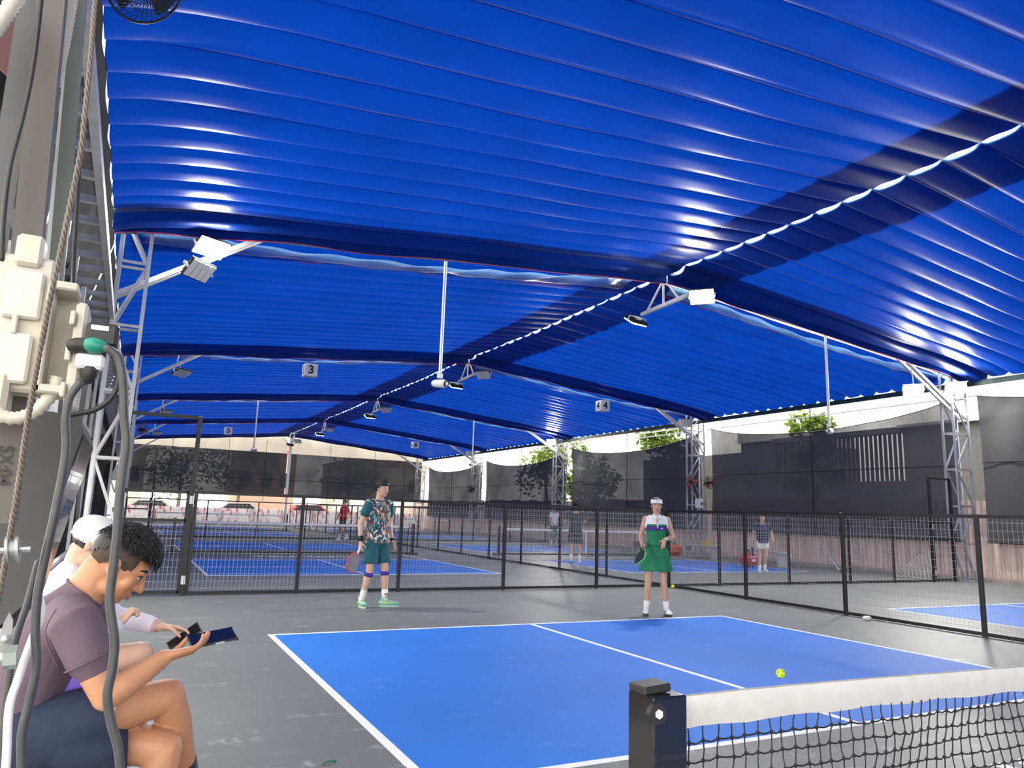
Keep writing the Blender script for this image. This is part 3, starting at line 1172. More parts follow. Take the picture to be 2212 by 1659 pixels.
def bag(loc, d, mat, label, stripe=True):
    t = thing('sports_bag', loc, label, 'bag', world=False, rz=.3)
    MB().limb([V((-d[0] / 2 + .08, 0, d[2] * .48)), V((d[0] / 2 - .08, 0, d[2] * .48))], [(d[2] * .48, d[1] / 2)] * 2, 20, V((0, 0, 1))).build('bag_body', mat, t, True, False)
    if stripe:
        MB().box((-.02, -d[1] / 2 + .004, d[2] * .72), (d[0] * .62, .02, .03)).build('stripe', whitel, t, False, False)
        lg = MB()
        z0 = d[2] * .36
        lg.prism([V((-.13, -d[1] / 2 - .006, z0)), V((-.05, -d[1] / 2 - .006, z0 + .11)), V((.0, -d[1] / 2 - .006, z0 + .05)), V((.05, -d[1] / 2 - .006, z0 + .1)), V((.12, -d[1] / 2 - .006, z0))], (0, .015, 0))
        lg.build('logo', whitel, t, False, False)
    h = MB()
    h.tube([V((-.1, 0, d[2] * .9)), V((-.06, 0, d[2] * 1.15)), V((.06, 0, d[2] * 1.15)), V((.1, 0, d[2] * .9))], .012, 6, 5)
    h.build('handle', blackp, t, True, False)


bag((12.35, 15.5, 0), (.62, .34, .42), RED, 'red sports bag with white emblem on the floor by the bench')
bag((13.85, 20.75, 0), (.55, .4, .42), pbr('orange_bag_fabric', (.75, .12, .03), .6), 'orange sports bag on the floor near the small bench', False)
t = thing('leaning_pole', tuple(at(1815, 1236, 2, 0)), 'thin pale pole leaning by the corrugated fence', 'pole')
p0, p1 = at(1815, 1236, 2, 0), at(1768, 1166, 0, 15.2)
MB().limb([p0 + V((0, 0, .01)), p1], [.022, .022], 8).build('shaft', pbr('pale_pole', (.6, .58, .54), .7), t, True)
MB().limb([p0 + V((0, 0, .005)), p0 + V((0, 0, .03))], [.03, .03], 8).build('tip', blackp, t, True)
t = thing('lattice_panel', tuple(at(1975, 1252, 2, 0)), 'pale diamond lattice panel leaning against the corrugated fence near the column', 'panel')
A_, B_, C_ = at(1930, 1246, 2, 0), at(2018, 1256, 2, 0), at(2005, 1188, 0, 15.25)
SL = pbr('pale_lattice_slat', (.5, .46, .4), .8)
for i in range(1, 10):
    q = i / 10
    MB().bar(A_.lerp(B_, q) + V((0, 0, .02)), A_.lerp(C_, q), .012, .03).build('slat', SL, t)
    MB().bar(A_.lerp(B_, q) + V((0, 0, .02)), C_.lerp(B_, q), .012, .03).build('slat', SL, t)
for p_, q_ in ((A_, B_), (B_, C_), (A_, C_)):
    MB().bar(p_ + V((0, 0, .02)), q_ + V((0, 0, .02)), .02, .03).build('frame_bar', SL, t)
t = thing('tissue', tuple(at(1873, 1340, 2, 0)), 'crumpled white tissue by the foot of the right fence', 'litter', world=False)
o = MB().ell((0, 0, .035), (.07, .05, .035), None, 16, 10).build('crumple', whitel, t, False, False)
md = o.modifiers.new('crumple', 'DISPLACE')
tx = bpy.data.textures.new('crumple', 'CLOUDS')
tx.noise_scale = .04
md.texture = tx
md.strength = .05
md.mid_level = .6
t = thing('leaf_scrap', tuple(at(708, 1652, 2, 0)), 'scrap of green ribbon lying on the grey floor', 'litter', world=False)
MB().tube([V((-.03, 0, .006)), V((0, .01, .012)), V((.05, .03, .006))], .005, 5, 4).build('strip', pbr('green_ribbon', (.01, .2, .1), .5), t, True, False)
BALL = pbr('optic_yellow_ball', (.62, .78, .03), .5, 0, .05)


def ball(loc, label):
    t = thing('ball', loc, label, 'ball', 'pickleballs', world=False)
    b = MB().ell((0, 0, 0), (.037, .037, .037), None, 20, 14).build('shell', BALL, t, True, False)
    for i in range(14):
        z = 1 - 2 * (i + .5) / 14
        a = i * 2.4
        d = V((math.sqrt(1 - z * z) * math.cos(a), math.sqrt(1 - z * z) * math.sin(a), z))
        MB().limb([d * .0362, d * .0376], [.005, .005], 8, cap=False).build('hole', pbr('dark_hole', (.08, .1, .01), .8), b, False, False)


ball(tuple(at(1686, 1455, 1, 3.0)), 'yellow-green ball in flight just above the near net')
ball(tuple(at(1453, 1267, 2, .037)), 'yellow-green ball lying by the fence corner beside the woman')

# ---------------------------------------------------------------- outside the right wall
CORR = pbr('rusty_corrugated_sheet', (.74, .55, .46), .75, .0, .4, 2.2, stretch=(1, 6, .25))
cf = thing('corrugated_fence', (15.62, 20, -.12), 'rust-pink corrugated sheet fence beyond the right net', 'fence', kind=None, world=False)
sm = MB().grid(lambda u, v: V((.02 * math.sin(u * 14 * math.pi), (u - .5) * 1.04, 2.25 * v)), 56, 1).mesh('sheet')
for i in range(64):
    o = link('sheet', sm, CORR, cf, True)
    o.location = (random.uniform(-.015, .015), -26 + i, random.uniform(-.06, .06))
for z in (.5, 1.7):
    MB().bar((.05, -26, z), (.05, 38, z), .05).build('rail', steel, cf, False, False)
kb = MB().bx(15.36, 15.56, -12, 51.3, -.13, .09)
tag(kb.build('kerb', pbr('rough_concrete', (.36, .3, .25), .9, 0, .25, 3)), 'low rough concrete kerb in front of the corrugated fence', 'kerb', kind='structure')
bw = thing('building', (21.5, 15, 0), 'pale house with dark barred balcony beyond the right net', 'building')
GRD = pbr('grey_render', (.12, .12, .12), .9)
MB().bx(20.5, 26, 5, 24, -.1, 3.0).build('wall', GRD, bw)
MB().bx(20.5, 26, 5, 15.9, 3.0, 4.9).build('wall', GRD, bw)
MB().bx(20.5, 26, 22.0, 24, 3.0, 4.9).build('wall', GRD, bw)
MB().bx(20.6, 24, 24, 31.5, -.1, 4.5).build('wall', GRD, bw)
MB().bx(20.3, 20.7, 15.9, 22.0, 4.75, 4.95).build('rail_beam', GRD, bw)
MB().bx(20.3, 26, 22.2, 24, 4.9, 5.6).build('balcony_wall', pbr('cream_render', (.62, .60, .56), .9), bw)
MB().bx(20.2, 26.2, 4.8, 15.9, 4.9, 5.0).build('roof', steel, bw)
for i in range(30):
    y = 16.0 + i * .2
    MB().bx(20.5, 20.56, y, y + .10, 3.0, 4.8).build('balcony_bar', blackm, bw)
LEAF = translucent('leaf_green', (.10, .16, .03), (.22, .34, .04), .4, .6, .3, .35, 3)
BARK = pbr('bark', (.12, .09, .06), .9)


def tree(loc, h, rx, label, n=1400):
    t = thing('tree', loc, label, 'tree', 'trees outside', world=False)
    MB().limb([V((0, 0, 0)), V((.1, 0, h * .3)), V((0, .1, h * .6))], [.16, .13, .08], 8).build('trunk', BARK, t, True, False)
    rr = random.Random(int(loc[0] * 10 + loc[1]))
    mb = MB()
    cl = [(V((rr.uniform(-.6, .6) * rx, rr.uniform(-.6, .6) * rx, h * rr.uniform(.45, .95))), rx * rr.uniform(.35, .6)) for _ in range(9)]
    for i in range(n):
        c, r = rr.choice(cl)
        d = V((rr.gauss(0, 1), rr.gauss(0, 1), rr.gauss(0, .8))).normalized() * r * rr.uniform(.5, 1)
        p = c + d
        a = V((rr.uniform(-1, 1), rr.uniform(-1, 1), rr.uniform(-.6, .6))).normalized() * .2
        b = a.cross(V((rr.uniform(-1, 1), rr.uniform(-1, 1), 1))).normalized() * .1
        mb.add([p - a, p + b, p + a, p - b], [(0, 1, 2, 3)])
    o = mb.build('foliage', LEAF, t, False, False)
    o['kind'] = 'stuff'


for (x, y, h, r, lb) in ((18.2, 27, 6.6, 1.6, 'leafy tree outside the right wall past the second column'), (19.3, 34.8, 6.4, 1.9, 'leafy tree outside the right wall past the third column'),
                         (19, 39.5, 6.8, 2.2, 'leafy tree outside near the end of the right wall'), (-1, 64, 7, 3.2, 'leafy tree behind the far end wall on the left'), (4, 68, 7.6, 3.4, 'leafy tree behind the ridge post'),
                         (12.5, 63, 7, 3, 'leafy tree behind the far right corner'), (18.7, 18.6, 5.6, 1.0, 'slender tree before the barred balcony')):
    tree((x, y, -.13), h, r, lb)
for i, (x0, x1, z, c, lb) in enumerate(((4.5, 10, 6.8, (.55, .30, .22), 'terracotta house behind the ridge post'), (-9, -3.5, 6.2, (.5, .45, .36), 'beige house behind the far left corner'), (14, 24, 6, (.6, .56, .5), 'cream house behind the far right corner'))):
    b_ = thing('house', ((x0 + x1) / 2, 76, -.13), lb, 'house')
    MB().bx(x0, x1, 74, 80, -.13, z).build('wall', pbr('house_render_%d' % i, c, .9), b_)
    MB().prism([V((x0 - .3, 73.6, z)), V((x1 + .3, 73.6, z)), V(((x0 + x1) / 2, 73.6, z + 1.4))], (0, 6.8, 0)).build('roof', pbr('roof_tile', (.45, .2, .13), .9), b_)
    for j in range(3):
        xx = x0 + (x1 - x0) * (j + .5) / 3
        MB().bx(xx - .5, xx + .5, 73.93, 74.0, 3.2, 4.6).build('window', blackg, b_)


# far end: white printed hoardings and parked cars
HOARD = splash('red_print_on_white', (.8, .8, .8), [(.7, .7, .72), (.66, .30, .32), (.8, .72, .72), (.72, .68, .68), (.8, .8, .8), (.8, .8, .8)], 8, .45, .6)
for i in range(10):
    x = -5.1 + i * 2.05
    t = thing('hoarding', (x + 1, 51.9, 0), 'white printed hoarding board along the far end, number %s from the left' % ['one', 'two', 'three', 'four', 'five', 'six', 'seven', 'eight', 'nine', 'ten'][i], 'hoarding', 'far end hoardings')
    MB().bx(x, x + 2.0, 51.88, 51.92, .12, 1.12).build('printed_sheet', HOARD, t)
    for q in (.05, 1.95):
        MB().bx(x + q - .02, x + q + .02, 51.93, 51.97, 0, 1.15).build('stake', steel, t)
    MB().bx(x, x + 2.0, 51.86, 51.94, 0, .12).build('foot_board', pbr('foot_board_concrete', (.5, .49, .46), .9), t)


def car(loc, mat, label, sc=1.0):
    t = thing('car', loc, label, 'car', 'parked cars', world=False)
    pr = [(-2.1, .35), (-2.1, .8), (-1.95, .95), (-1.2, 1.0), (-.7, 1.42), (.7, 1.45), (1.25, 1.02), (2.0, .9), (2.1, .6), (2.1, .35)]
    MB().prism([V((x * sc, -.85, z * sc)) for x, z in pr], (0, 1.7, 0)).build('body', mat, t, False, False)
    MB().prism([V((x * sc, -.87, z * sc)) for x, z in [(-1.05, 1.02), (-.62, 1.36), (.62, 1.38), (1.05, 1.04)]], (0, 1.74, 0)).build('side_glass', blackg, t, False, False)
    for x in (-1.3, 1.3):
        for y in (-.86, .7):
            w_ = MB().limb([V((x * sc, y, .33)), V((x * sc, y + .18, .33))], [.33, .33], 18, cap=False).build('wheel', blackp, t, 'auto', False)
            MB().limb([V((x * sc, y - .01, .33)), V((x * sc, y + .19, .33))], [.19, .19], 14, cap=False).build('hub_cap', steelw, w_, 'auto', False)


for (x, c, lb) in ((-3.2, (.6, .6, .62), 'silver car parked beyond the far hoardings on the left'), (2.6, (.75, .75, .75), 'white car parked beyond the far hoardings'), (7.6, (.5, .05, .05), 'red car parked beyond the far hoardings'), (12.6, (.35, .36, .38), 'grey car parked beyond the far hoardings on the right')):
    car((x, 56, -.13), pbr('car_paint_%d' % int(c[1] * 100), c, .3, .2, .03), lb, 1.15)

# ---------------------------------------------------------------- near-left column with wiring
W = lambda u, v, y: at(u, v, 1, y)
t = thing('lattice_column', (-4.7, .12, 0), 'close-up galvanised steel column at the left edge, holding cables', 'column', 'lattice columns')


def vbar(name, u0, v0, u1, v1, y, w, mat, h=None, ext=.25, par=None):
    p, q = W(u0, v0, y), W(u1, v1, y)
    d = (p - q)
    p = p + d * ext
    MB().bar(p, q, w, h or w, (1, 0, 0)).build(name, mat, par or t)


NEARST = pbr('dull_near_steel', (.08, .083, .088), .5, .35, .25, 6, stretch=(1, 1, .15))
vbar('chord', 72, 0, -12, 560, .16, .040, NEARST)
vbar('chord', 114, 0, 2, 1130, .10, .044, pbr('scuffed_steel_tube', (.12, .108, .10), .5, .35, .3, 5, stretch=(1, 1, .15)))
vbar('chord', 172, 0, 118, 640, .24, .026, pbr('pale_green_channel', (.13, .15, .13), .5, .2, .15, 5))
vbar('chord', 158, 0, 92, 700, .30, .012, steel)
q = MB()
q.prism([W(28, 455, .12), W(62, 515, .12), W(64, 560, .12), W(48, 590, .12), W(22, 560, .12)], (0, .008, 0))
q.build('gusset_plate', NEARST, t)
MB().bar(W(30, 455, .1), W(66, 530, .1), .016, .03).build('diagonal', NEARST, t)
a_, b_ = W(20, 960, .075), W(8, 1080, .075)
dv = (b_ - a_).normalized()
tx_ = text_mb('SX:04', .028, basis(W(9, 1005, .07), dv, V((1, 0, 0)) * 1.0 - dv * dv.x), .0008, .0004)
tx_.build('stencil', blackp, t)


def conduit(name, label, pts, r, y, cat='conduit'):
    t = thing(name, tuple(W(*pts[0], y)), label, cat, 'corrugated conduits')
    P3 = [W(u, v, y) for u, v in pts]
    L = sum((P3[i + 1] - P3[i]).length for i in range(len(P3) - 1))
    n = int(L / .0085)
    cum = MB()
    # resample
    fine = []
    for i in range(len(P3) - 1):
        p0, p1, p2, p3 = P3[max(i - 1, 0)], P3[i], P3[i + 1], P3[min(i + 2, len(P3) - 1)]
        m = max(2, int(n * (p2 - p1).length / L))
        for k in range(m):
            q = k / m
            fine.append(.5 * ((2 * p1) + (p2 - p0) * q + (2 * p0 - 5 * p1 + 4 * p2 - p3) * q * q + (3 * p1 - p0 - 3 * p2 + p3) * q ** 3))
    fine.append(P3[-1])
    cum.limb([x for p in range(len(fine) - 1) for x in (fine[p], fine[p].lerp(fine[p + 1], .5))], [r, r * .80] * (len(fine) - 1), 12, cap=False)
    cum.build('ribbed_tube', cream, t, True)


t = thing('red_panel', tuple(W(15, 90, .55)), 'dark red sheet metal panel behind the top of the left column', 'panel')
MB().prism([W(-30, 20, .55), W(46, 22, .55), W(30, 175, .55), W(-30, 120, .55)], (0, .012, 0)).build('sheet', pbr('dark_red_sheet', (.07, .005, .009), .5), t)
MB().bar(W(46, 22, .54), W(30, 175, .54), .008).build('folded_edge', pbr('dark_red_sheet', (.07, .005, .009), .5), t)
conduit('flexible_conduit', 'ribbed cream conduit in the top left corner', [(-30, 90), (10, 35), (50, -25)], .0145, .02)
conduit('flexible_conduit', 'ribbed cream conduit running up behind the steel channel', [(160, -25), (140, 90), (105, 230), (66, 330), (50, 430), (40, 520)], .011, .2)
conduit('flexible_conduit', 'ribbed cream conduit left of the junction box', [(42, 570), (20, 640), (-12, 760)], .016, .05)
conduit('flexible_conduit', 'ribbed cream conduit curling out under the junction box', [(124, 815), (112, 850), (80, 885), (40, 903), (8, 900), (-15, 885)], .0115, -.02)

t = thing('junction_box', tuple(W(70, 880, .0)), 'cream plastic junction box with open cover on the left column', 'electrical box')
yb = .02
c0, c1 = W(60, 545, yb), W(20, 880, yb)
zt_, zb_ = 1.712, 1.452
MB().bx(-4.735, -4.652, .0, .07, 1.47, 1.70, .006).build('back_case', cream, t)
MB().bx(-4.742, -4.690, -.02, .05, 1.425, 1.50, .008).build('cable_entry', cream, t)
MB().bx(-4.712, -4.672, -.01, .04, 1.68, 1.735, .006).build('top_hood', cream, t)
fr = MB()
x0, x1, z0, z1, y0_ = -4.655, -4.612, 1.468, 1.655, -.04
fr.bx(x0, x1, y0_, y0_ + .09, z0, z0 + .014, .003).bx(x0, x1, y0_, y0_ + .09, z1 - .014, z1, .003)
fr.bx(x0, x0 + .010, y0_, y0_ + .09, z0, z1, .003).bx(x0, x1, y0_ + .075, y0_ + .09, z0, z1)
fr.build('open_frame', cream, t)
MB().bx(-4.718, -4.664, -.012, .0, 1.59, 1.672, .004).build('cover_plate', pbr('pale_cover_plastic', (.52, .51, .47), .4), t)
MB().bx(-4.724, -4.668, -.016, .0, 1.482, 1.565, .004).build('cover_plate', pbr('pale_cover_plastic', (.52, .51, .47), .4), t)
MB().bx(-4.700, -4.692, -.018, .0, 1.562, 1.595, .002).build('rib', cream, t)
sp_ = MB().bx(-4.612, -4.594, -.035, .06, 1.445, 1.625, .005).build('socket_strip', cream, t)
for z in (1.475, 1.535, 1.595):
    MB().bx(-4.618, -4.610, -.045, -.03, z - .012, z + .012, .002).build('clip', cream, sp_)
t = thing('power_adapter', tuple(W(207, 718, -.02)), 'black power adapter block plugged into the socket strip', 'adapter')
MB().bx(-4.593, -4.545, -.05, .02, 1.552, 1.592, .006).build('block', blackp, t)
MB().bx(-4.592, -4.560, -.046, -.01, 1.535, 1.553, .004).build('plug_body', blackp, t)
MB().bx(-4.586, -4.560, -.0515, -.0505, 1.578, 1.586).build('rating_label', whitep, t)
t = thing('plug', tuple(W(200, 748, -.05)), 'black plug with green collar in the socket strip', 'plug')
MB().limb([W(163, 746, -.05), W(200, 748, -.05)], [.013, .014], 10).build('plug_body', blackp, t, True)
MB().limb([W(198, 746, -.055), W(216, 749, -.055)], [.0145, .0125], 10).build('collar', pbr('green_collar', (.01, .22, .15), .4), t, True)
MB().limb([W(216, 749, -.055), W(232, 756, -.055)], [.009, .007], 10).build('strain_relief', blackp, t, True)
t = thing('plug', tuple(W(195, 785, -.04)), 'white plug with black tail below the green one', 'plug')
MB().box(W(195, 782, -.04), (.042, .03, .026), None, .005).build('plug_body', whitep, t)
MB().limb([W(195, 795, -.04), W(190, 815, -.04)], [.015, .012], 10).build('tail', blackp, t, True)
MB().limb([W(190, 815, -.04), W(172, 828, -.04)], [.008, .0065], 10).build('strain_relief', blackp, t, True)


def cable(label, pts, r, y, mat, name='cable', cat='cable', y2=None):
    k = len(pts)
    P3 = [W(u, v, y + ((y2 - y) * i / (k - 1) if y2 is not None else 0)) for i, (u, v) in enumerate(pts)]
    mb = MB()
    mb.limb(P3, [r] * k, 8, None, True, 6)
    o = mb.build(name, mat, None, True)
    return tag(o, label, cat, 'hanging cables')


cable('thick grey cable hanging in front of the seated man', [(232, 752), (256, 775), (266, 830), (268, 900), (273, 955), (266, 1010), (258, 1080), (252, 1160), (243, 1240), (237, 1300), (247, 1380), (243, 1440), (232, 1500), (240, 1560), (256, 1620), (262, 1700)], .0068, -.1, rubber)
cable('grey cable crossing left of the seated man, down to the floor', [(172, 828), (150, 860), (141, 910), (143, 960), (136, 1020), (118, 1110), (98, 1200), (82, 1280), (76, 1360), (78, 1440), (62, 1520), (47, 1590), (48, 1700)], .0062, -.1, rubber)
cable('thin black cable looping from the plug back to the monitor', [(222, 745), (248, 775), (256, 820), (240, 860), (205, 885), (170, 893), (146, 897)], .0045, -.05, blackp)
cable('thin black cable down the top left column', [(90, -10), (72, 140), (50, 250), (22, 360), (8, 470), (4, 560)], .004, .0, blackp)
cable('thin black cord in front of the ladder truss', [(176, 280), (168, 420), (160, 560), (158, 640)], .004, .3, blackp)
cable('white cord beside the grey cables', [(84, 1290), (88, 1330), (62, 1400), (38, 1470), (20, 1530), (14, 1640), (8, 1700)], .0058, -.08, whitep)
cable('second thin grey cable at the lower left edge', [(82, 1215), (60, 1300), (40, 1360), (26, 1420), (12, 1520), (6, 1600), (4, 1700)], .0050, -.06, rubber)
rope = thing('wire_rope', tuple(W(205, 0, -.1)), 'twisted steel wire rope strung down the left edge', 'rope')
P3 = [W(u, v, -.1) for u, v in [(207, -20), (196, 120), (176, 320), (140, 500), (105, 660), (78, 800), (58, 920), (38, 1060), (14, 1200), (-12, 1340)]]
for s in range(3):
    mb = MB()
    pts = []
    for i in range(len(P3) - 1):
        for k in range(40):
            q = P3[i].lerp(P3[i + 1], k / 40)
            a = (i * 40 + k) * .55 + s * 2.094
            pts.append(q + V((math.cos(a) * .0022, math.sin(a) * .0022, 0)))
    mb.tube(pts, .0024, 5)
    mb.build('strand', pbr('greasy_wire_rope', (.15, .125, .10), .5, .4), rope, True)
ZINC = pbr('dull_zinc', (.30, .31, .31), .45, .5)
t = thing('turnbuckle', tuple(W(30, 1188, -.12)), 'bolted rope clamp with threaded rod at the left edge', 'clamp')
MB().limb([W(-20, 1190, -.12), W(66, 1186, -.12)], [.0042, .0042], 8, cap=False).build('threaded_rod', steel, t, 'auto')
for u in (16, 38):
    MB().limb([W(u - 3, 1188, -.12), W(u + 4, 1187, -.12)], [.019, .019], 16, cap=False).build('flange', ZINC, t, 'auto')
MB().limb([W(19, 1188, -.12), W(35, 1187, -.12)], [.0135, .0135], 12, cap=False).build('roller', ZINC, t, 'auto')
t = thing('hex_nut', tuple(W(20, 1420, -.12)), 'large pale hexagonal nut at the lower left edge', 'nut')
MB().limb([W(8, 1422, -.12), W(38, 1418, -.12)], [.0165, .0165], 6, cap=False).build('nut_body', pbr('zinc_nut', (.26, .31, .28), .4, .5), t)
MB().limb([W(-15, 1423, -.12), W(9, 1421, -.12)], [.009, .009], 10, cap=False).build('shank', steel, t, 'auto')
t = thing('cable_saddle', tuple(W(20, 1340, -.1)), 'frosted plastic wing bracket at the lower left edge', 'bracket')
MB().prism([W(-5, 1390, -.1), W(8, 1345, -.1), W(20, 1322, -.1), W(28, 1340, -.1), W(24, 1390, -.1), W(12, 1420, -.1), W(-8, 1430, -.1)], (0, .006, 0)).build('wing', pbr('frosted_plastic', (.26, .26, .26), .4), t)
MB().limb([W(12, 1380, -.11), W(14, 1379, -.09)], [.006, .006], 8).build('rivet', steel, t, True)

# monitor tilted on the column
t = thing('monitor', tuple(W(110, 1290, .3)), 'dark tilted monitor with peeling clear film on the left column', 'monitor')
DGREY = pbr('dark_grey_casing', (.055, .052, .052), .55, 0, .1, 5)
f0 = [(-4.692, 1.475), (-4.603, 1.468), (-4.600, 1.445), (-4.636, 1.20), (-4.655, 1.10), (-4.70, 1.05), (-4.735, 1.05)]
MB().prism([V((x, .30, z)) for x, z in f0], (0, .05, 0)).build('rear_casing', DGREY, t)
f1 = [(-4.650, 1.462), (-4.602, 1.455), (-4.600, 1.44), (-4.672, 1.05), (-4.72, 1.05)]
MB().prism([V((x, .35, z)) for x, z in f1], (0, .5, 0)).build('bezel', blackp, t)
MB().prism([V((-4.6, .37, 1.435)), V((-4.671, .37, 1.065)), V((-4.669, .37, 1.065)), V((-4.598, .37, 1.435))], (0, .46, 0)).build('screen', blackg, t)
MB().box((-4.63, .6, 1.468), (.05, .4, .012), None, .003).build('top_strip', pbr('bare_wood_strip', (.5, .42, .36), .7), t)
FILM = netmat('clear_peeling_film', (.55, .6, .72), .05, .38, 26, 60)
MB().grid(lambda u, v: V((-4.606 - .072 * (1 - v) - .010 * math.sin(v * 9 + u * 4) * (1 - v) + .006 * math.sin(u * 14 + v * 3), .34 + .10 * u + .02 * math.sin(v * 12), 1.06 + .33 * v - .03 * math.sin(u * 5))), 16, 30).build('peeling_film', FILM, t, True)

# bench for the seated pair
t = thing('bench', (-4.75, 2.1, 0), 'low white bench along the left wall under the seated pair', 'bench')
MB().bx(-4.98, -4.50, .95, 3.4, .40, .45, .008).build('seat', whitep, t)
for y in (1.1, 2.2, 3.25):
    MB().bx(-4.96, -4.54, y - .025, y + .025, 0, .40).build('leg', steelw, t)
# ---------------------------------------------------------------- people
SK_TAN = pbr('tan_skin', (.49, .235, .125), .5, 0, .16, 6)
SK_PALE = pbr('fair_skin', (.62, .39, .28), .5, 0, .07, 7)
SK_MID = pbr('light_brown_skin', (.55, .32, .21), .5, 0, .08, 7)
HAIR = pbr('black_hair', (.010, .009, .010), .38, 0, .5, 60, .6, 220)
LIP = pbr('lip_red', (.40, .15, .11), .5)
LIPR = pbr('lipstick_red', (.45, .03, .04), .4)
EYE = pbr('dark_eye', (.012, .009, .008), .2)
EYEW = pbr('eye_white', (.7, .68, .66), .3)


def hmat(c, f, u):
    f = V(f).normalized()
    u = V(u)
    u = (u - f * u.dot(f)).normalized()
    s = f.cross(u)
    m = Matrix((s, f, u)).transposed()
    return V(c), m


def head_parts(mb, c, f, u, k=1.0, ears=True):
    c, m = hmat(c, f, u)
    L = lambda x, y, z: c + m @ V((x, y, z)) * k
    E = lambda p, r: mb.ell(L(*p), tuple(q * k for q in r), m, 18, 12)
    E((0, -.012, .036), (.075, .094, .080))
    E((0, .012, .012), (.071, .082, .085))
    E((0, .030, -.046), (.057, .058, .066))
    E((0, .052, -.088), (.030, .028, .022))
    for s in (-1, 1):
        E((s * .036, .056, -.028), (.026, .024, .030))
        E((s * .040, .018, -.072), (.022, .032, .026))
        E((s * .030, .073, .018), (.024, .014, .008))
        E((s * .011, .094, -.034), (.009, .010, .008))
        if ears:
            E((s * .076, -.006, -.012), (.007, .017, .030))
            E((s * .080, -.014, .002), (.005, .012, .018))
    mb.limb([L(0, .082, .016), L(0, .094, -.008), L(0, .106, -.030)], [.008 * k, .010 * k, .012 * k], 10)
    E((0, .082, -.058), (.022, .012, .007))
    E((0, .080, -.070), (.019, .012, .008))
    E((0, -.02, -.05), (.056, .058, .05))
    return L, m


def face_bits(t, L, m, k, lip=LIP, brow=True):
    for s in (-1, 1):
        e = MB().ell(L(s * .031, .0765, -.001), (.0130 * k, .005 * k, .0050 * k), m, 12, 8).build('eye', EYEW, t, True)
        MB().ell(L(s * .031, .081, -.001), (.0062 * k, .0032 * k, .0062 * k), m, 10, 6).build('iris', EYE, e, True)
        MB().limb([L(s * .046, .0745, .003), L(s * .031, .083, .0085), L(s * .017, .0775, .004)], [.0022 * k, .0034 * k, .0020 * k], 6, None, True, 3).build('upper_lid', HAIR, t, True)
        if brow:
            MB().limb([L(s * .052, .068, .021), L(s * .036, .083, .028), L(s * .014, .086, .024)], [.0025 * k, .0042 * k, .0035 * k], 6, None, True, 3).build('eyebrow', HAIR, t, True)
    MB().limb([L(-.022, .080, -.063), L(-.008, .0925, -.0605), L(.008, .0925, -.0605), L(.022, .080, -.063)], [.002 * k, .0042 * k, .0042 * k, .002 * k], 8, None, True, 3).build('upper_lip', lip, t, True)
    MB().limb([L(-.020, .079, -.066), L(0, .0915, -.0705), L(.020, .079, -.066)], [.002 * k, .0052 * k, .002 * k], 8, None, True, 3).build('lower_lip', lip, t, True)


def hair_cap(t, L, m, k, line, grow=.008, strands=0, seed=1, length=.035, name='hair', top=0.0, thick=.0016, quiff=0.0, smin=-1.0):
    """shell over the skull wherever line(x, y, z) holds (head-local metres)"""
    mb = MB()
    nu, nv = 44, 30
    pts = {}
    for j in range(nv + 1):
        ph = -math.pi / 2 + math.pi * j / nv
        for i in range(nu):
            th = 2 * math.pi * i / nu
            d = V((math.cos(ph) * math.cos(th), math.cos(ph) * math.sin(th), math.sin(ph)))
            p = V((.0755 * d.x, -.006 + .0955 * d.y, .031 + .0855 * d.z))
            p += d * (grow + top * max(0, d.z) + quiff * max(0, d.y) * max(0, d.z))
            pts[i, j] = (p, d)
    keep = {kk: line(*p) for kk, (p, d) in pts.items()}
    idx = {}

    def vid(kk, inner):
        if (kk, inner) not in idx:
            p, d = pts[kk]
            q = p - d * (grow + .012) if inner else p
            idx[kk, inner] = len(mb.v)
            mb.v.append(tuple(L(*q)))
        return idx[kk, inner]
    for j in range(nv):
        for i in range(nu):
            ks = [(i, j), ((i + 1) % nu, j), ((i + 1) % nu, j + 1), (i, j + 1)]
            if sum(keep[q] for q in ks) >= 3:
                mb.f.append(tuple(vid(q, 0) for q in ks))
                mb.f.append(tuple(vid(q, 1) for q in reversed(ks)))
    rr = random.Random(seed)
    kk = [q for q in pts if keep[q] and pts[q][0].z > smin]
    if strands:
        for _ in range(strands):
            p, d = pts[rr.choice(kk)]
            tan = V((rr.gauss(0, .5), .75 + rr.gauss(0, .35), rr.gauss(0, .3) - .25))
            tan = (tan - d * tan.dot(d))
            if tan.length < 1e-3:
                continue
            tan.normalize()
            ln = length * rr.uniform(.5, 1.2)
            a = p + d * .0
            b = p + tan * ln * .5 + d * (.002 + .15 * top)
            c_ = p + tan * ln + d * rr.uniform(-.008, .003)
            mb.limb([L(*a), L(*b), L(*c_)], [thick * 1.3 * k, thick * k, .0004 * k], 4, None, False)
    return mb.build(name, HAIR, t, True)


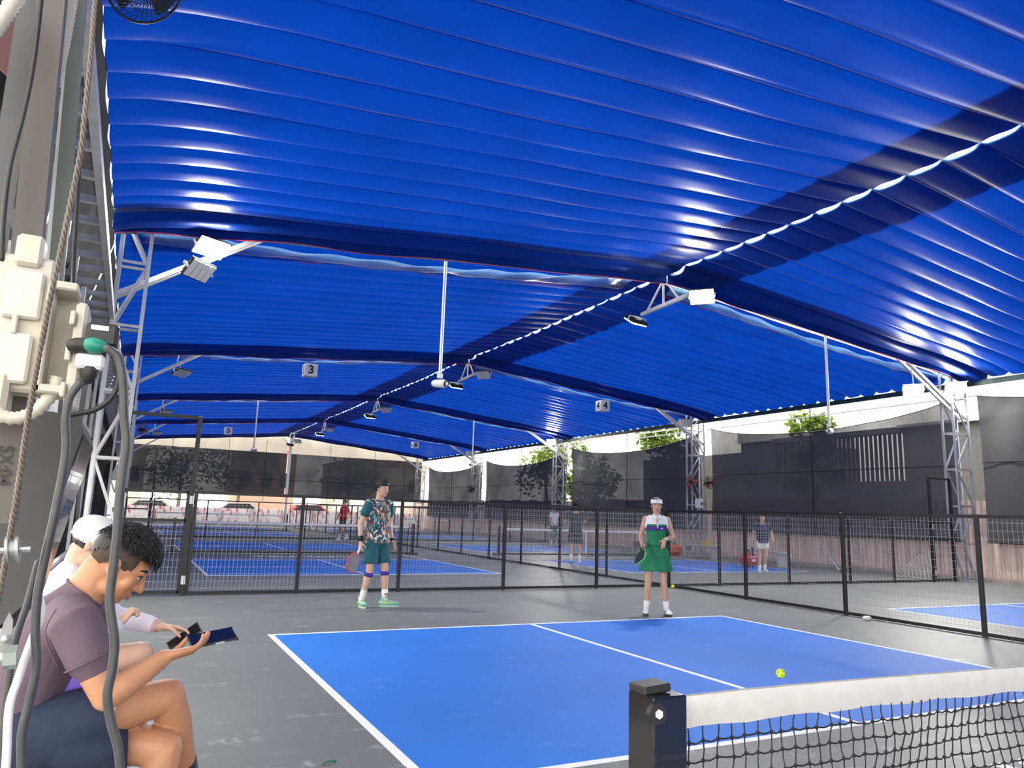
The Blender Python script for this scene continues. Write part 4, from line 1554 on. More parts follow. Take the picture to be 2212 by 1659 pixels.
def hand_parts(mb, wr, d, pn, th, k=1.0, curl=(.5, .5, .5, .5), thumb=.3, spread=.06, fw=.0082):
    """palm + five fingers. d: wrist->knuckles, pn: palm normal, th: thumb side; returns fingertips"""
    d, pn = V(d).normalized(), V(pn)
    pn = (pn - d * pn.dot(d)).normalized()
    th = V(th)
    th = (th - d * th.dot(d) - pn * th.dot(pn)).normalized()
    wr = V(wr)
    mb.limb([wr - d * .012 * k, wr + d * .03 * k, wr + d * .085 * k], [(.025 * k, .019 * k), (.036 * k, .0165 * k), (.039 * k, .0135 * k)], 12, th)
    tips = []
    for i, (off, ln) in enumerate(((.029, .072), (.010, .080), (-.009, .074), (-.027, .058))):
        p = wr + d * (.088 - .004 * abs(i - 1)) * k + th * off * k
        dd = (d + th * (spread * (1.5 - i))).normalized()
        pts = [p - dd * .02 * k, p]
        ang = 0.0
        for q, fr in enumerate((.45, .30, .25)):
            ang += curl[i] * (1.0 if q else .9)
            p = p + (dd * math.cos(ang) + pn * math.sin(ang)) * ln * fr * k
            pts.append(p)
        mb.limb(pts, [fw * 1.08 * k, fw * 1.05 * k, fw * k, fw * .92 * k, fw * .8 * k], 8)
        tips.append(p)
    p = wr + d * .022 * k + th * .026 * k
    b = p + (d * .55 + th * .75 + pn * .25).normalized() * .040 * k
    e = b + (d * .85 + th * .3 * (1 - thumb) + pn * (.2 + thumb)).normalized() * .034 * k
    g = e + (d * .85 - th * thumb * .5 + pn * (.2 + thumb)).normalized() * .027 * k
    mb.limb([p, b, e, g], [.0155 * k, .0125 * k, .0098 * k, .0082 * k], 10)
    tips.append(g)
    return tips


def arm_parts(mb, sh, el, wr, k=1.0):
    sh, el, wr = V(sh), V(el), V(wr)
    mb.limb([sh, sh.lerp(el, .35), sh.lerp(el, .75), el], [.052 * k, .049 * k, .041 * k, .038 * k], 14)
    mb.limb([el, el.lerp(wr, .28), el.lerp(wr, .7), wr], [.038 * k, .043 * k, .032 * k, .0255 * k], 14)


def leg_parts(mb, hp, kn, an, k=1.0):
    hp, kn, an = V(hp), V(kn), V(an)
    mb.limb([hp, hp.lerp(kn, .3), hp.lerp(kn, .75), kn], [.088 * k, .083 * k, .062 * k, .054 * k], 16)
    back = V((0, 0, 0))
    mb.limb([kn, kn.lerp(an, .28), kn.lerp(an, .7), an], [.053 * k, .056 * k, .040 * k, .034 * k], 14)


def shoe(t, an, d, k, mat, sole, lace=None, trim=None):
    """trainer under ankle point an, toe along d (horizontal-ish)"""
    an, d = V(an), V(d).normalized()
    up = V((0, 0, 1))
    s = d.cross(up).normalized()
    n = s.cross(d)
    b = an - n * .035 * k
    mb = MB()
    mb.limb([b - d * .055 * k, b + d * .02 * k, b + d * .10 * k, b + d * .165 * k], [(.034 * k, .040 * k), (.038 * k, .044 * k), (.043 * k, .034 * k), (.036 * k, .022 * k)], 16, s, True, 3)
    mb.limb([an - d * .02 * k + n * .03 * k, b - d * .01 * k], [.043 * k, .04 * k], 14)
    o = fuse(mb, 'shoe', mat, t, .006 * k, 3)
    sb = MB()
    out = []
    for i in range(20):
        a = 2 * math.pi * i / 20
        q = math.cos(a)
        wd = (.040 + .008 * q) * k
        out.append(b - n * .052 * k + d * (.055 + .135 * q) * k + s * (math.sin(a) * wd))
    sb.prism(out, n * .026 * k)
    sb.build('sole', sole, o)
    if lace:
        lb = MB()
        for i in range(4):
            p = b + d * (.045 + .022 * i) * k + n * (.043 - .007 * i) * k
            lb.limb([p - s * .022 * k, p + n * .006 * k, p + s * .022 * k], [.0035 * k] * 3, 5)
        lb.build('laces', lace, o)
    if trim:
        tb = MB()
        for sg in (-1, 1):
            tb.limb([b - d * .05 * k + s * sg * .03 * k + n * .01 * k, b + d * .03 * k + s * sg * .041 * k, b + d * .09 * k + s * sg * .040 * k + n * .012 * k], [.006 * k] * 3, 6)
        tb.build('side_stripe', trim, o)
    return o


def person(loc, label, facing, h, J, look, vox=.008):
    """standing figure. Local frame: +Y is where the chest points, +X the figure's right hand side... built at 1.75 m then scaled by h"""
    k = h / 1.75
    t = thing('person', loc, label, 'person', 'people', None, 0, False)
    t.rotation_euler = (0, 0, math.atan2(-facing[0], facing[1]))
    g = lambda n, dv: V(J.get(n, dv)) * k
    S_ = look['skin']
    B = lambda mb, n, m: fuse(mb, n, m, t, vox, 4, False)
    pel, wst, chs, nck = g('pelvis', (0, 0, .95)), g('waist', (0, 0, 1.10)), g('chest', (0, .0, 1.30)), g('neck', (0, -.01, 1.47))
    hd = g('head', (0, .02, 1.615))
    sr, sl = g('sh_r', (.185, 0, 1.42)), g('sh_l', (-.185, 0, 1.42))
    er, el = g('el_r', (.25, -.02, 1.13)), g('el_l', (-.25, -.02, 1.13))
    wr, wl_ = g('wr_r', (.27, .05, .88)), g('wr_l', (-.27, .05, .88))
    hr, hl = g('hip_r', (.09, 0, .92)), g('hip_l', (-.09, 0, .92))
    kr, kl = g('kn_r', (.11, .02, .50)), g('kn_l', (-.11, .02, .50))
    ar, al = g('an_r', (.12, -.02, .09)), g('an_l', (-.12, -.02, .09))
    dr, dl = V(J.get('toe_r', (.25, 1, 0))), V(J.get('toe_l', (-.25, 1, 0)))
    sx = look.get('slim', 1.0)
    side = V(J.get('side', (1, 0, 0)))
    mb = MB()
    hf, hu = J.get('hf', (0, 1, -.05)), J.get('hu', (0, 0, 1))
    L, m = head_parts(mb, hd, hf, hu, k * look.get('headk', 1.0))
    mb.limb([nck - V((0, 0, .04 * k)), nck + (hd - nck) * .35, hd + m @ V((0, -.025, -.03)) * k], [(.062 * k * sx, .055 * k), (.05 * k * sx, .052 * k), (.048 * k * sx, .05 * k)], 14, side)
    mb.limb([pel, wst, chs, nck - V((0, 0, .07 * k))], [(.15 * k * sx, .10 * k), (.128 * k * sx, .09 * k), (.155 * k * sx, .10 * k), (.12 * k * sx, .07 * k)], 18, side)
    ak = k * (.92 if sx < 1 else 1.0)
    arm_parts(mb, sr, er, wr, ak)
    arm_parts(mb, sl, el, wl_, ak)
    leg_parts(mb, hr, kr, ar, k * (.95 if sx < 1 else 1.0))
    leg_parts(mb, hl, kl, al, k * (.95 if sx < 1 else 1.0))
    for w_, e_, nm, sg in ((wr, er, 'hand_r', 1), (wl_, el, 'hand_l', -1)):
        hp = J.get(nm, {})
        hand_parts(mb, w_, hp.get('d', (w_ - e_)), hp.get('pn', (-sg, 0, 0)), hp.get('th', (0, 1, 0)), k * (.95 if sx < 1 else 1.02), hp.get('curl', (.35, .4, .45, .5)), hp.get('thumb', .3), hp.get('spread', .05))
    B(mb, 'body', S_)
    face = look.get('face', True)
    if face:
        face_bits_local(t, L, m, k, look.get('lip', LIP))
    hl_ = look.get('hair', 'short')
    short = lambda x, y, z: (z > .052 + .25 * max(0, y - .03)) if y > .02 else (z > -.03 + .8 * max(0, y + .04))
    if hl_ == 'short':
        hair_local(t, L, m, k, short, .009, look.get('strands', 160), length=.035, top=.012)
    elif hl_ == 'long':
        hair_local(t, L, m, k, lambda x, y, z: (z > .060) if y > .035 else (z > -.05 + .9 * max(0, y + .0)), .008, 60, length=.05, top=.004)
        pt_ = MB()
        pt_.limb([L(0, -.095, .03), L(0, -.125, -.03), L(.0, -.115, -.13), L(.0, -.10, -.2)], [.03 * k, .03 * k, .026 * k, .008 * k], 12, None, True, 3)
        pt_.build('ponytail', HAIR, t, True, False)
    # clothes
    if look.get('shirt'):
        mb = MB()
        f = .022 * k
        hem = pel + (wst - pel) * look.get('hem', -.55)
        mb.limb([hem, pel, wst, chs, nck - V((0, 0, .05 * k))], [(.186 * k * sx, .150 * k), (.183 * k * sx, .146 * k), (.168 * k * sx, .130 * k), (.178 * k * sx, .126 * k), (.098 * k * sx, .062 * k)], 22, side, False, 3)
        ts = look.get('sleeve', .55)
        for s_, e_ in ((sr, er), (sl, el)):
            q = s_.lerp(e_, ts)
            mb.limb([s_.lerp(chs + V((0, 0, .1 * k)), .45), s_, q], [.066 * k, .060 * k, .064 * k], 16, None, False)
        B(mb, 'shirt', look['shirt'])
        cb = MB()
        ring = []
        for i in range(21):
            a = 2 * math.pi * i / 20
            ring.append(nck + V((math.cos(a) * .064 * k * sx, math.sin(a) * .058 * k + .006 * k, -.012 * k - .016 * k * math.sin(a))))
        cb.tube(ring, .009 * k, 6)
        cb.build('collar', look.get('collar', look['shirt']), t, True, False)
    if look.get('shorts'):
        mb = MB()
        ts = look.get('short_t', .72)
        mb.limb([pel - V((0, 0, .09 * k)), pel + V((0, 0, .06 * k))], [(.168 * k * sx, .120 * k), (.150 * k * sx, .108 * k)], 20, side)
        for h_, k_ in ((hr, kr), (hl, kl)):
            q = h_.lerp(k_, ts)
            mb.limb([h_ + V((0, 0, .02 * k)), h_.lerp(k_, ts * .5), q], [.098 * k, .102 * k, .106 * k], 16, None, False)
        B(mb, 'shorts', look['shorts'])
    for an_, kn_, dd, nm in ((ar, kr, dr, 'r'), (al, kl, dl, 'l')):
        if look.get('sock'):
            mb = MB()
            mb.limb([an_ - V((0, 0, .03 * k)), an_.lerp(kn_, look.get('sock_h', .35))], [.041 * k, .045 * k], 14, cap=False)
            mb.build('sock', look['sock'], t, True, False)
        sh_local(t, an_, dd, k, look.get('shoe', whitep), look.get('sole', whitep), look.get('lace'), look.get('trim'))
    return t, dict(L=L, m=m, k=k, pel=pel, wst=wst, chs=chs, nck=nck, wr=wr, wl=wl_, er=er, el=el, kr=kr, kl=kl, ar=ar, al=al, sr=sr, sl=sl, hr=hr, hl=hl, side=side)


# local-frame versions (roots are rotated, so parts are never shifted by build())
def face_bits_local(t, *a):
    face_bits(t, *a)


def hair_local(t, *a, **kw):
    return hair_cap(t, *a, **kw)


def sh_local(t, *a):
    return shoe(t, *a)


def to_world(t, p):
    return Matrix.Translation(t.location) @ t.rotation_euler.to_matrix().to_4x4() @ V(p)


def paddle(loc_grip, d, nrm, label, face, rim, L=.40, Wd=.195, grip=whitep):
    """pickleball paddle: handle from loc_grip along d, face normal nrm"""
    d = V(d).normalized()
    nrm = V(nrm)
    nrm = (nrm - d * nrm.dot(d)).normalized()
    s = d.cross(nrm)
    o = V(loc_grip)
    t = thing('paddle', tuple(o), label, 'paddle', 'paddles')
    MB().limb([o - d * .06, o + d * .08], [(.017, .013)] * 2, 12, s).build('handle', grip, t, True)
    out = []
    hl, c = (L - .13) / 2, o + d * (.08 + (L - .13) / 2)
    for i in range(36):
        a = 2 * math.pi * i / 36
        ca, sa = math.cos(a), math.sin(a)
        e = .55
        x = math.copysign(abs(ca) ** e, ca) * hl
        y = math.copysign(abs(sa) ** e, sa) * Wd / 2 * (1 - .18 * max(0, -x / hl))
        out.append(c + d * x + s * y)
    MB().prism([p - nrm * .008 for p in out], nrm * .016).build('edge_guard', rim, t)
    inner = [c + (p - c) * .93 for p in out]
    for sg in (-1, 1):
        MB().prism([p + nrm * (.0082 * sg - .0006) for p in inner], nrm * .0012).build('hitting_face', face, t)
    return t


# --- man in teal
TEAL = pbr('teal_sport_fabric', (.008, .10, .125), .75, 0, .08, 6)
PRINT = splash('teal_shard_print', (.012, .085, .11), [(.02, .10, .12), (.75, .33, .18), (.10, .03, .05), (.80, .74, .60), (.16, .42, .40), (.60, .12, .08), (.02, .12, .14)], 46, .30)
MINT = pbr('mint_shoe', (.22, .55, .40), .6)
ORNG = pbr('orange_lace', (.75, .32, .06), .6)
WSOCK = pbr('white_sock', (.8, .8, .79), .85)
fx, fy = .42, -.91
tm, q = person((-1.38, 8.66, 0), 'man in patterned teal shirt and shorts holding a red paddle', (fx, fy), 1.73,
               dict(head=(.0, .03, 1.615), hf=(-.22, .97, -.03), an_r=(.15, -.08, .09), kn_r=(.13, .03, .50), an_l=(-.12, .10, .09), kn_l=(-.10, .08, .51), toe_r=(.45, 1, 0), toe_l=(-.75, .75, 0),
                    el_r=(.265, -.06, 1.13), wr_r=(.285, -.02, .88), el_l=(-.245, -.05, 1.13), wr_l=(-.24, .06, .88),
                    hand_r=dict(pn=(-1, 0, 0), th=(0, 1, 0), curl=(.75, .8, .85, .9), thumb=.7), hand_l=dict(pn=(.9, 0, -.2), th=(0, 1, 0), curl=(.35, .42, .5, .55))),
               dict(slim=1.1, skin=SK_PALE, shirt=PRINT, shorts=TEAL, sleeve=.50, hair='short', sock=WSOCK, shoe=MINT, sole=pbr('pale_mint_sole', (.45, .6, .5), .6), lace=ORNG, trim=pbr('neon_yellow', (.7, .75, .05), .5), short_t=.80, sock_h=.36, collar=TEAL, strands=500), .0075)
k = q['k']
band = MB()
ringp = [q['L'](.083 * math.cos(a), -.006 + .101 * math.sin(a), .056 - .012 * math.cos(a + 1.57) * 0 + .012 * math.sin(a)) for a in [2 * math.pi * i / 28 for i in range(29)]]
band.limb(ringp, [(.021, .006)] * 29, 8, q['m'] @ V((0, 0, 1)), False)
hb_ = band.build('headband', blackp, tm, True, False)
MB().ell(q['L'](.0, .103, .068), (.008, .003, .008), q['m']).build('emblem', whitep, hb_, True, False)
sl_ = MB()
for s_, e_ in ((q['sr'], q['er']), (q['sl'], q['el'])):
    sl_ = MB()
    sl_.limb([s_.lerp(e_, .02), s_.lerp(e_, .25), s_.lerp(e_, .50)], [.062, .0655, .0675], 16, None, True)
    sl_.build('sleeve_panel', TEAL, tm, True, False)
MB().limb([q['wr'].lerp(q['er'], .04), q['wr'].lerp(q['er'], .32)], [.036, .040], 16, cap=False).build('wristband', blackp, tm, True, False)
MB().limb([q['wl'].lerp(q['el'], .06), q['wl'].lerp(q['el'], .18)], [.033, .034], 16, cap=False).build('watch', blackp, tm, True, False)
for kn_, an_ in ((q['kr'], q['ar']), (q['kl'], q['al'])):
    MB().limb([kn_.lerp(an_, .06), kn_.lerp(an_, .19)], [.060, .0605], 16, cap=False).build('knee_strap', pbr('violet_strap', (.05, .04, .32), .7), tm, True, False)
    for i in range(4):
        z = an_ + V((0, 0, .035 + .018 * i))
        MB().limb([z + V((-.035, .025, 0)), z + V((0, .046, .006)), z + V((.035, .025, .012))], [.004] * 3, 5).build('sock_stripe', blackp, tm, True, False)
MB().prism([V((-.17, .085, .70)), V((-.145, .112, .712)), V((-.12, .118, .73)), V((-.15, .105, .70))], (0, .006, 0)).build('shorts_logo', whitep, tm, False, False)
gw = to_world(tm, q['wr'] + V((.005, .01, -.075)))
paddle(gw, (-.42, -.18, -.88), (.42, -.9, 0), 'red-rimmed grey paddle in the hand of the man in teal', pbr('grey_paddle_face', (.30, .31, .31), .6), pbr('red_paddle_rim', (.62, .02, .06), .4), .40, .20)

# --- woman in green dress
GREEND = pbr('green_dress_fabric', (.008, .19, .075), .75, 0, .07, 8)
WHITEF = pbr('white_dress_fabric', (.78, .78, .76), .8, 0, .03, 8)
PURPF = pbr('purple_stripe_fabric', (.065, .018, .22), .75)
DKGRN = pbr('dark_green_shoe', (.012, .055, .025), .5)
fx, fy = -.50, -.87
tw, q = person((2.13, 6.98, 0), 'woman in green sleeveless dress and white visor facing the camera', (fx, fy), 1.62,
               dict(hf=(0.02, 1, -.04), sh_r=(.165, 0, 1.41), sh_l=(-.165, 0, 1.41), el_r=(.235, -.04, 1.15), wr_r=(.235, .12, 1.04), el_l=(-.255, -.03, 1.15), wr_l=(-.10, .16, 1.12),
                    an_r=(.15, -.02, .09), an_l=(-.15, -.02, .09), kn_r=(.125, .02, .50), kn_l=(-.10, .03, .50), toe_r=(.2, 1, 0), toe_l=(-.2, 1, 0), hip_r=(.09, 0, .9), hip_l=(-.09, 0, .9),
                    hand_r=dict(d=(.1, .6, -.75), pn=(-1, 0, 0), th=(0, .7, .6), curl=(.6, .65, .7, .75), thumb=.6),
                    hand_l=dict(d=(.25, .2, -.95), pn=(.1, -1, -.2), th=(.9, .2, .2), curl=(.15, .2, .22, .3), thumb=.1)),
               dict(skin=SK_MID, hair='long', slim=.86, lip=LIPR, sock=WSOCK, shoe=WHITEF, sole=DKGRN, lace=whitep, sock_h=.30, trim=DKGRN), .007)
k = q['k']


def ringloft(secs, n=56, pleat=0.0, npl=9):
    """closed stack of elliptical rings (z, a, b, cy); pleats grow towards the last ring"""
    mb = MB()
    vs = []
    for i, (z, a, b, cy) in enumerate(secs):
        p = pleat * i / (len(secs) - 1)
        for j in range(n):
            th = 2 * math.pi * j / n
            r = 1 + p * math.cos(npl * th + .4)
            vs.append(V((a * r * math.cos(th), cy + b * r * math.sin(th), z)))
    fs = [(i * n + j, i * n + (j + 1) % n, (i + 1) * n + (j + 1) % n, (i + 1) * n + j) for i in range(len(secs) - 1) for j in range(n)]
    fs += [tuple(range(n)), tuple(reversed(range((len(secs) - 1) * n, len(secs) * n)))]
    mb.add([v * k for v in vs], [tuple(reversed(f)) for f in fs])
    return mb


TOP = [(1.37, .160, .098), (1.33, .163, .108), (1.27, .158, .122), (1.21, .150, .120), (1.14, .132, .105), (1.08, .128, .100), (1.02, .142, .108)]
sec = lambda z: next((tuple(TOP[i][j] + (TOP[i + 1][j] - TOP[i][j]) * (TOP[i][0] - z) / (TOP[i][0] - TOP[i + 1][0]) for j in (1, 2)) for i in range(len(TOP) - 1) if TOP[i][0] >= z >= TOP[i + 1][0]), TOP[0][1:])
rng = lambda z0, z1, n=6: [(z0 + (z1 - z0) * i / n,) + sec(z0 + (z1 - z0) * i / n) + (.008,) for i in range(n + 1)]
ringloft(rng(1.245, 1.02, 10)).build('bodice', GREEND, tw, True, False)
ringloft(rng(1.305, 1.245, 4)).build('purple_band', PURPF, tw, True, False)
ringloft(rng(1.335, 1.305, 3)).build('green_band', GREEND, tw, True, False)
mb = MB()
mb.limb([V((0, .004, 1.335)) * k, V((0, .002, 1.40)) * k, V((0, -.008, 1.455)) * k], [(.166 * k, .112 * k), (.145 * k, .09 * k), (.068 * k, .058 * k)], 22, V((1, 0, 0)), True, 3)
for s in (-1, 1):
    mb.limb([V((s * .09, 0, 1.425)) * k, V((s * .150, 0, 1.40)) * k], [.046 * k, .050 * k], 14)
    mb.limb([V((s * .140, 0, 1.39)) * k, V((s * .135, .01, 1.31)) * k], [.050 * k, .046 * k], 12)
fuse(mb, 'white_yoke', WHITEF, tw, .007, 3, False)
SK = [(1.03, .142, .108, .008), (.97, .162, .122, .006), (.90, .187, .14, .004), (.80, .212, .158, .002), (.70, .234, .174, 0), (.645, .246, .182, 0)]
ringloft(SK, 96, .075, 9).build('skirt', GREEND, tw, True, False)
for s in (-1, 1):
    MB().prism([V((s * .005, .085, 1.455)) * k, V((s * .055, .045, 1.475)) * k, V((s * .075, .075, 1.43)) * k, V((s * .022, .118, 1.395)) * k], (0, .008, .004)).build('collar_flap', WHITEF, tw, False, False)
MB().prism([V((-.022, .115, 1.42)) * k, V((.022, .115, 1.42)) * k, V((.002, .128, 1.31)) * k], (0, .006, 0)).build('neck_opening', SK_MID, tw, False, False)
for s in (-1, 1):
    MB().limb([V((s * .026, .118, 1.42)) * k, V((s * .003, .135, 1.29)) * k], [.004, .004], 6).build('zip_edge', whitep, tw, True, False)
MB().ell(V((-.065, .125, 1.275)) * k, (.014, .004, .008)).build('chest_emblem', whitep, tw, True, False)
vs_ = MB()
ringp = [q['L'](.082 * math.cos(a), -.004 + .100 * math.sin(a), .066) for a in [2 * math.pi * i / 28 for i in range(29)]]
vs_.limb(ringp, [(.024, .005)] * 29, 8, q['m'] @ V((0, 0, 1)), False)
vz = vs_.build('visor', WHITEF, tw, True, False)
br_ = MB()
br_.grid(lambda u, v: q['L']((.085 + .004 * v) * math.cos(math.pi * u), (.075 + .085 * v) * math.sin(math.pi * u) + .01, .056 - .022 * v + .010 * math.sin(math.pi * u)), 20, 5)
br_.grid(lambda u, v: q['L']((.085 + .004 * v) * math.cos(math.pi * u), (.075 + .085 * v) * math.sin(math.pi * u) + .01, .050 - .022 * v + .010 * math.sin(math.pi * u)), 20, 5)
br_.build('visor_brim', WHITEF, vz, True, False)
MB().ell(q['L'](0, .100, .066), (.010, .003, .005), q['m']).build('visor_emblem', blackp, vz, True, False)
MB().limb([q['wl'].lerp(q['el'], .03), q['wl'].lerp(q['el'], .1)], [.027, .028], 14, cap=False).build('bracelet', whitep, tw, True, False)
gw = to_world(tw, q['wr'] + V((.01, .06, -.055)))
paddle(gw, (-.58, -.62, -.52), (.95, .12, -.42), 'black paddle with bright green edge in the hand of the woman in green', blackp, pbr('lime_paddle_rim', (.12, .62, .10), .4), .40, .20, blackp)

# --- players beyond the fences
DTEAL = pbr('dark_teal_tracksuit', (.010, .030, .042), .8)
GREYS = pbr('charcoal_shorts', (.03, .045, .055), .8)
tp, q = person((6.95, 16.75, 0), 'man in dark teal outfit seen from behind beyond the fence', (.38, .92), 1.76,
               dict(el_l=(-.30, .02, 1.16), wr_l=(-.40, .18, .98), an_l=(-.14, -.10, .12), kn_l=(-.12, .04, .52), toe_l=(-.1, 1, -.5), el_r=(.27, .05, 1.17), wr_r=(.22, .25, 1.10), hf=(.1, 1, -.1)),
               dict(skin=SK_MID, shirt=DTEAL, shorts=GREYS, hair='short', sock=WSOCK, shoe=whitep, sole=steelw, sleeve=.75, short_t=.85, strands=60), .011)
cp = MB()
cp.ell(q['L'](0, -.01, .05), (.088, .108, .078), q['m'])
cp.build('cap', blackp, tp, True, False)
gw = to_world(tp, q['wl'] + V((-.03, .07, -.04)))
paddle(gw, (-.35, .5, -.5), (.9, .1, .3), 'green paddle in the left hand of the man in dark teal', pbr('dull_green_face', (.12, .25, .18), .6), blackp)
tp, q = person((12.6, 27.5, 0), 'man in white shirt and black shorts facing us behind the net', (-.4, -.92), 1.74,
               dict(el_l=(-.25, .06, 1.15), wr_l=(-.12, .25, .98), el_r=(.25, .06, 1.15), wr_r=(.1, .25, .95)),
               dict(skin=SK_MID, shirt=WHITEF, shorts=blackp, hair='short', sock=WSOCK, shoe=whitep, sole=whitep, strands=0, short_t=.7), .013)
tp, q = person((3.75, 30.2, 0), 'man in red shirt and black shorts walking beyond the far-left net', (-.9, -.25), 1.72,
               dict(an_r=(.10, -.28, .14), kn_r=(.10, .06, .50), an_l=(-.10, .22, .09), kn_l=(-.10, .16, .50), el_r=(.26, .05, 1.14), wr_r=(.30, .16, .92), el_l=(-.26, -.15, 1.15), wr_l=(-.27, -.22, .92), toe_r=(0, 1, -.2)),
               dict(skin=SK_TAN, shirt=pbr('red_shirt_fabric', (.62, .02, .04), .75), shorts=blackp, hair='short', sock=WSOCK, shoe=whitep, sole=whitep, strands=0, short_t=.75), .013)
tp, q = person((10.78, 13.4, 0), 'young man in navy shirt and white shorts beside the red bag', (-.5, -.86), 1.56,
               dict(an_l=(-.06, -.12, .10), kn_l=(-.07, .04, .50), el_r=(.255, -.08, 1.14), wr_r=(.275, -.12, .89), el_l=(-.29, -.06, 1.15), wr_l=(-.30, .04, .92), head=(0.01, .03, 1.61)),
               dict(skin=SK_PALE, shirt=pbr('navy_shirt_fabric', (.012, .022, .07), .75), shorts=WHITEF, hair='short', sock=WSOCK, shoe=pbr('off_white_shoe', (.75, .73, .66), .6), sole=whitep, strands=120, short_t=.52, sleeve=.62), .010)
gw = to_world(tp, q['wr'] + V((.005, .0, -.07)))
paddle(gw, (-.35, -.3, -.7), (.5, -.8, .2), 'dark paddle with green rim hanging from the hand of the man in navy', blackp, pbr('teal_paddle_rim', (.03, .30, .22), .4))
# ---------------------------------------------------------------- seated man in the foreground
PLUM = pbr('plum_grey_jersey', (.115, .075, .105), .8, 0, .12, 5, 1.0, 11)
NAVY = pbr('navy_shorts_fabric', (.016, .026, .06), .8, 0, .14, 5, 1.0, 9)
t = thing('person', (-4.72, 1.55, 0), 'seated man in plum T-shirt and navy shorts looking at a phone', 'person', 'people')
SD = V((0, -1, 0))
mb = MB()
HC, HF, HU, HK = (-4.505, 1.55, 1.085), (.83, -.06, -.56), (.56, 0, .83), 1.07
L, m = head_parts(mb, HC, HF, HU, HK)
nk = V((-4.615, 1.55, .965))
mb.limb([nk, V((-4.585, 1.55, 1.015)), L(0, -.035, -.035)], [(.078, .070), (.062, .066), (.058, .060)], 16, SD, True, 3)
mb.limb([V((-4.72, 1.55, .56)), V((-4.725, 1.55, .70)), V((-4.68, 1.55, .86)), V((-4.625, 1.55, .945))], [(.15, .10), (.14, .10), (.17, .11), (.11, .075)], 18, SD, True, 3)
shr, elr, wrr = V((-4.605, 1.345, .915)), V((-4.495, 1.315, .695)), V((-4.335, 1.385, .795))
shl, ell_, wrl = V((-4.60, 1.75, .915)), V((-4.56, 1.80, .69)), V((-4.47, 1.66, .68))
mb.limb([shr, shr.lerp(elr, .4), shr.lerp(elr, .8), elr], [.056, .056, .046, .041], 16)
mb.limb([elr, elr.lerp(wrr, .3), elr.lerp(wrr, .72), wrr], [.041, .045, .034, .027], 16)
arm_parts(mb, shl, ell_, wrl)
# right hand: palm up under the phone, thumb on top
hand_parts(mb, wrr, (.93, .22, .16), (-.1, .35, 1), (-.1, 1, -.25), 1.02, (.34, .36, .40, .45), .5, .02, .0088)
hand_parts(mb, wrl, (.9, -.3, -.1), (0, -.3, -1), (0, -1, .2), 1.0, (.3, .35, .4, .4), .3)
hpr, knr, anr = V((-4.72, 1.43, .565)), V((-4.305, 1.53, .640)), V((-4.19, 1.70, .28))
hpl, knl, anl = V((-4.72, 1.67, .54)), V((-4.30, 1.50, .475)), V((-4.335, 1.47, .10))
mb.limb([hpr, hpr.lerp(knr, .4), hpr.lerp(knr, .82), knr], [.082, .084, .064, .058], 18)
mb.limb([knr, knr.lerp(anr, .3), knr.lerp(anr, .72), anr], [.057, .060, .043, .036], 16)
mb.limb([hpl, hpl.lerp(knl, .4), hpl.lerp(knl, .82), knl], [.082, .084, .066, .060], 18)
mb.limb([knl, knl.lerp(anl, .3), knl.lerp(anl, .72), anl], [.058, .062, .043, .036], 16)
fuse(mb, 'body', SK_TAN, t, .0052, 3)
face_bits(t, L, m, HK)
hm = lambda x, y, z: (z > .045 + .30 * max(0, y - .05)) if y > .045 else ((z > .050) if y > -.03 else (z > .050 + .95 * (y + .03)))
hair_cap(t, L, m, HK, hm, .007, 2600, 5, .032, top=.010, quiff=.016, smin=.058)
fade = MB()
ho = hair_cap(t, L, m, HK, lambda x, y, z: (z > -.012 + .9 * max(0, y - .02)) and y < .052 and z < .06 if y > -.04 else (z > -.035 and z < .06), .0035, 0, name='faded_sides')
ho.data.materials.clear()
ho.data.materials.append(pbr('shaved_hair_shadow', (.050, .030, .022), .75, 0, .4, 70))
# shirt
mb = MB()
mb.limb([V((-4.735, 1.55, .58)), V((-4.742, 1.55, .66)), V((-4.715, 1.55, .78)), V((-4.672, 1.55, .88)), V((-4.632, 1.55, .955))], [(.172, .125), (.166, .118), (.178, .128), (.172, .118), (.092, .076)], 24, SD, True, 3)
for s_, e_ in ((shr, elr), (shl, ell_)):
    q = s_.lerp(e_, .50)
    mb.limb([s_.lerp(V((-4.66, 1.55, .93)), .5), s_, q], [.080, .076, .069], 18)
fuse(mb, 'shirt', PLUM, t, .0058, 4)
cl = MB()
ring = []
for i in range(25):
    a = 2 * math.pi * i / 24
    ring.append(V((-4.600 + .052 * math.cos(a), 1.55 + .078 * math.sin(a), .982 - .040 * math.cos(a))))
cl.limb(ring, [(.016, .006)] * 25, 8, V((-.3, 0, 1)), False)
cl.build('collar', PLUM, t, True)
se = MB()
se.tube([shr + V((-.055, -.045, .055)), shr + V((-.075, -.065, .0)), shr + V((-.06, -.06, -.06)), shr + V((-.03, -.045, -.12))], .0022, 5, 4)
se.build('shoulder_seam', PLUM, t, True)
hm_ = MB()
q = shr.lerp(elr, .49)
dv = (elr - shr).normalized()
a_, b_ = frame(dv)
hm_.tube([q + a_ * .0745 * math.cos(x) + b_ * .0745 * math.sin(x) for x in [2 * math.pi * i / 24 for i in range(25)]], .0028, 5)
hm_.build('sleeve_hem', PLUM, t, True)
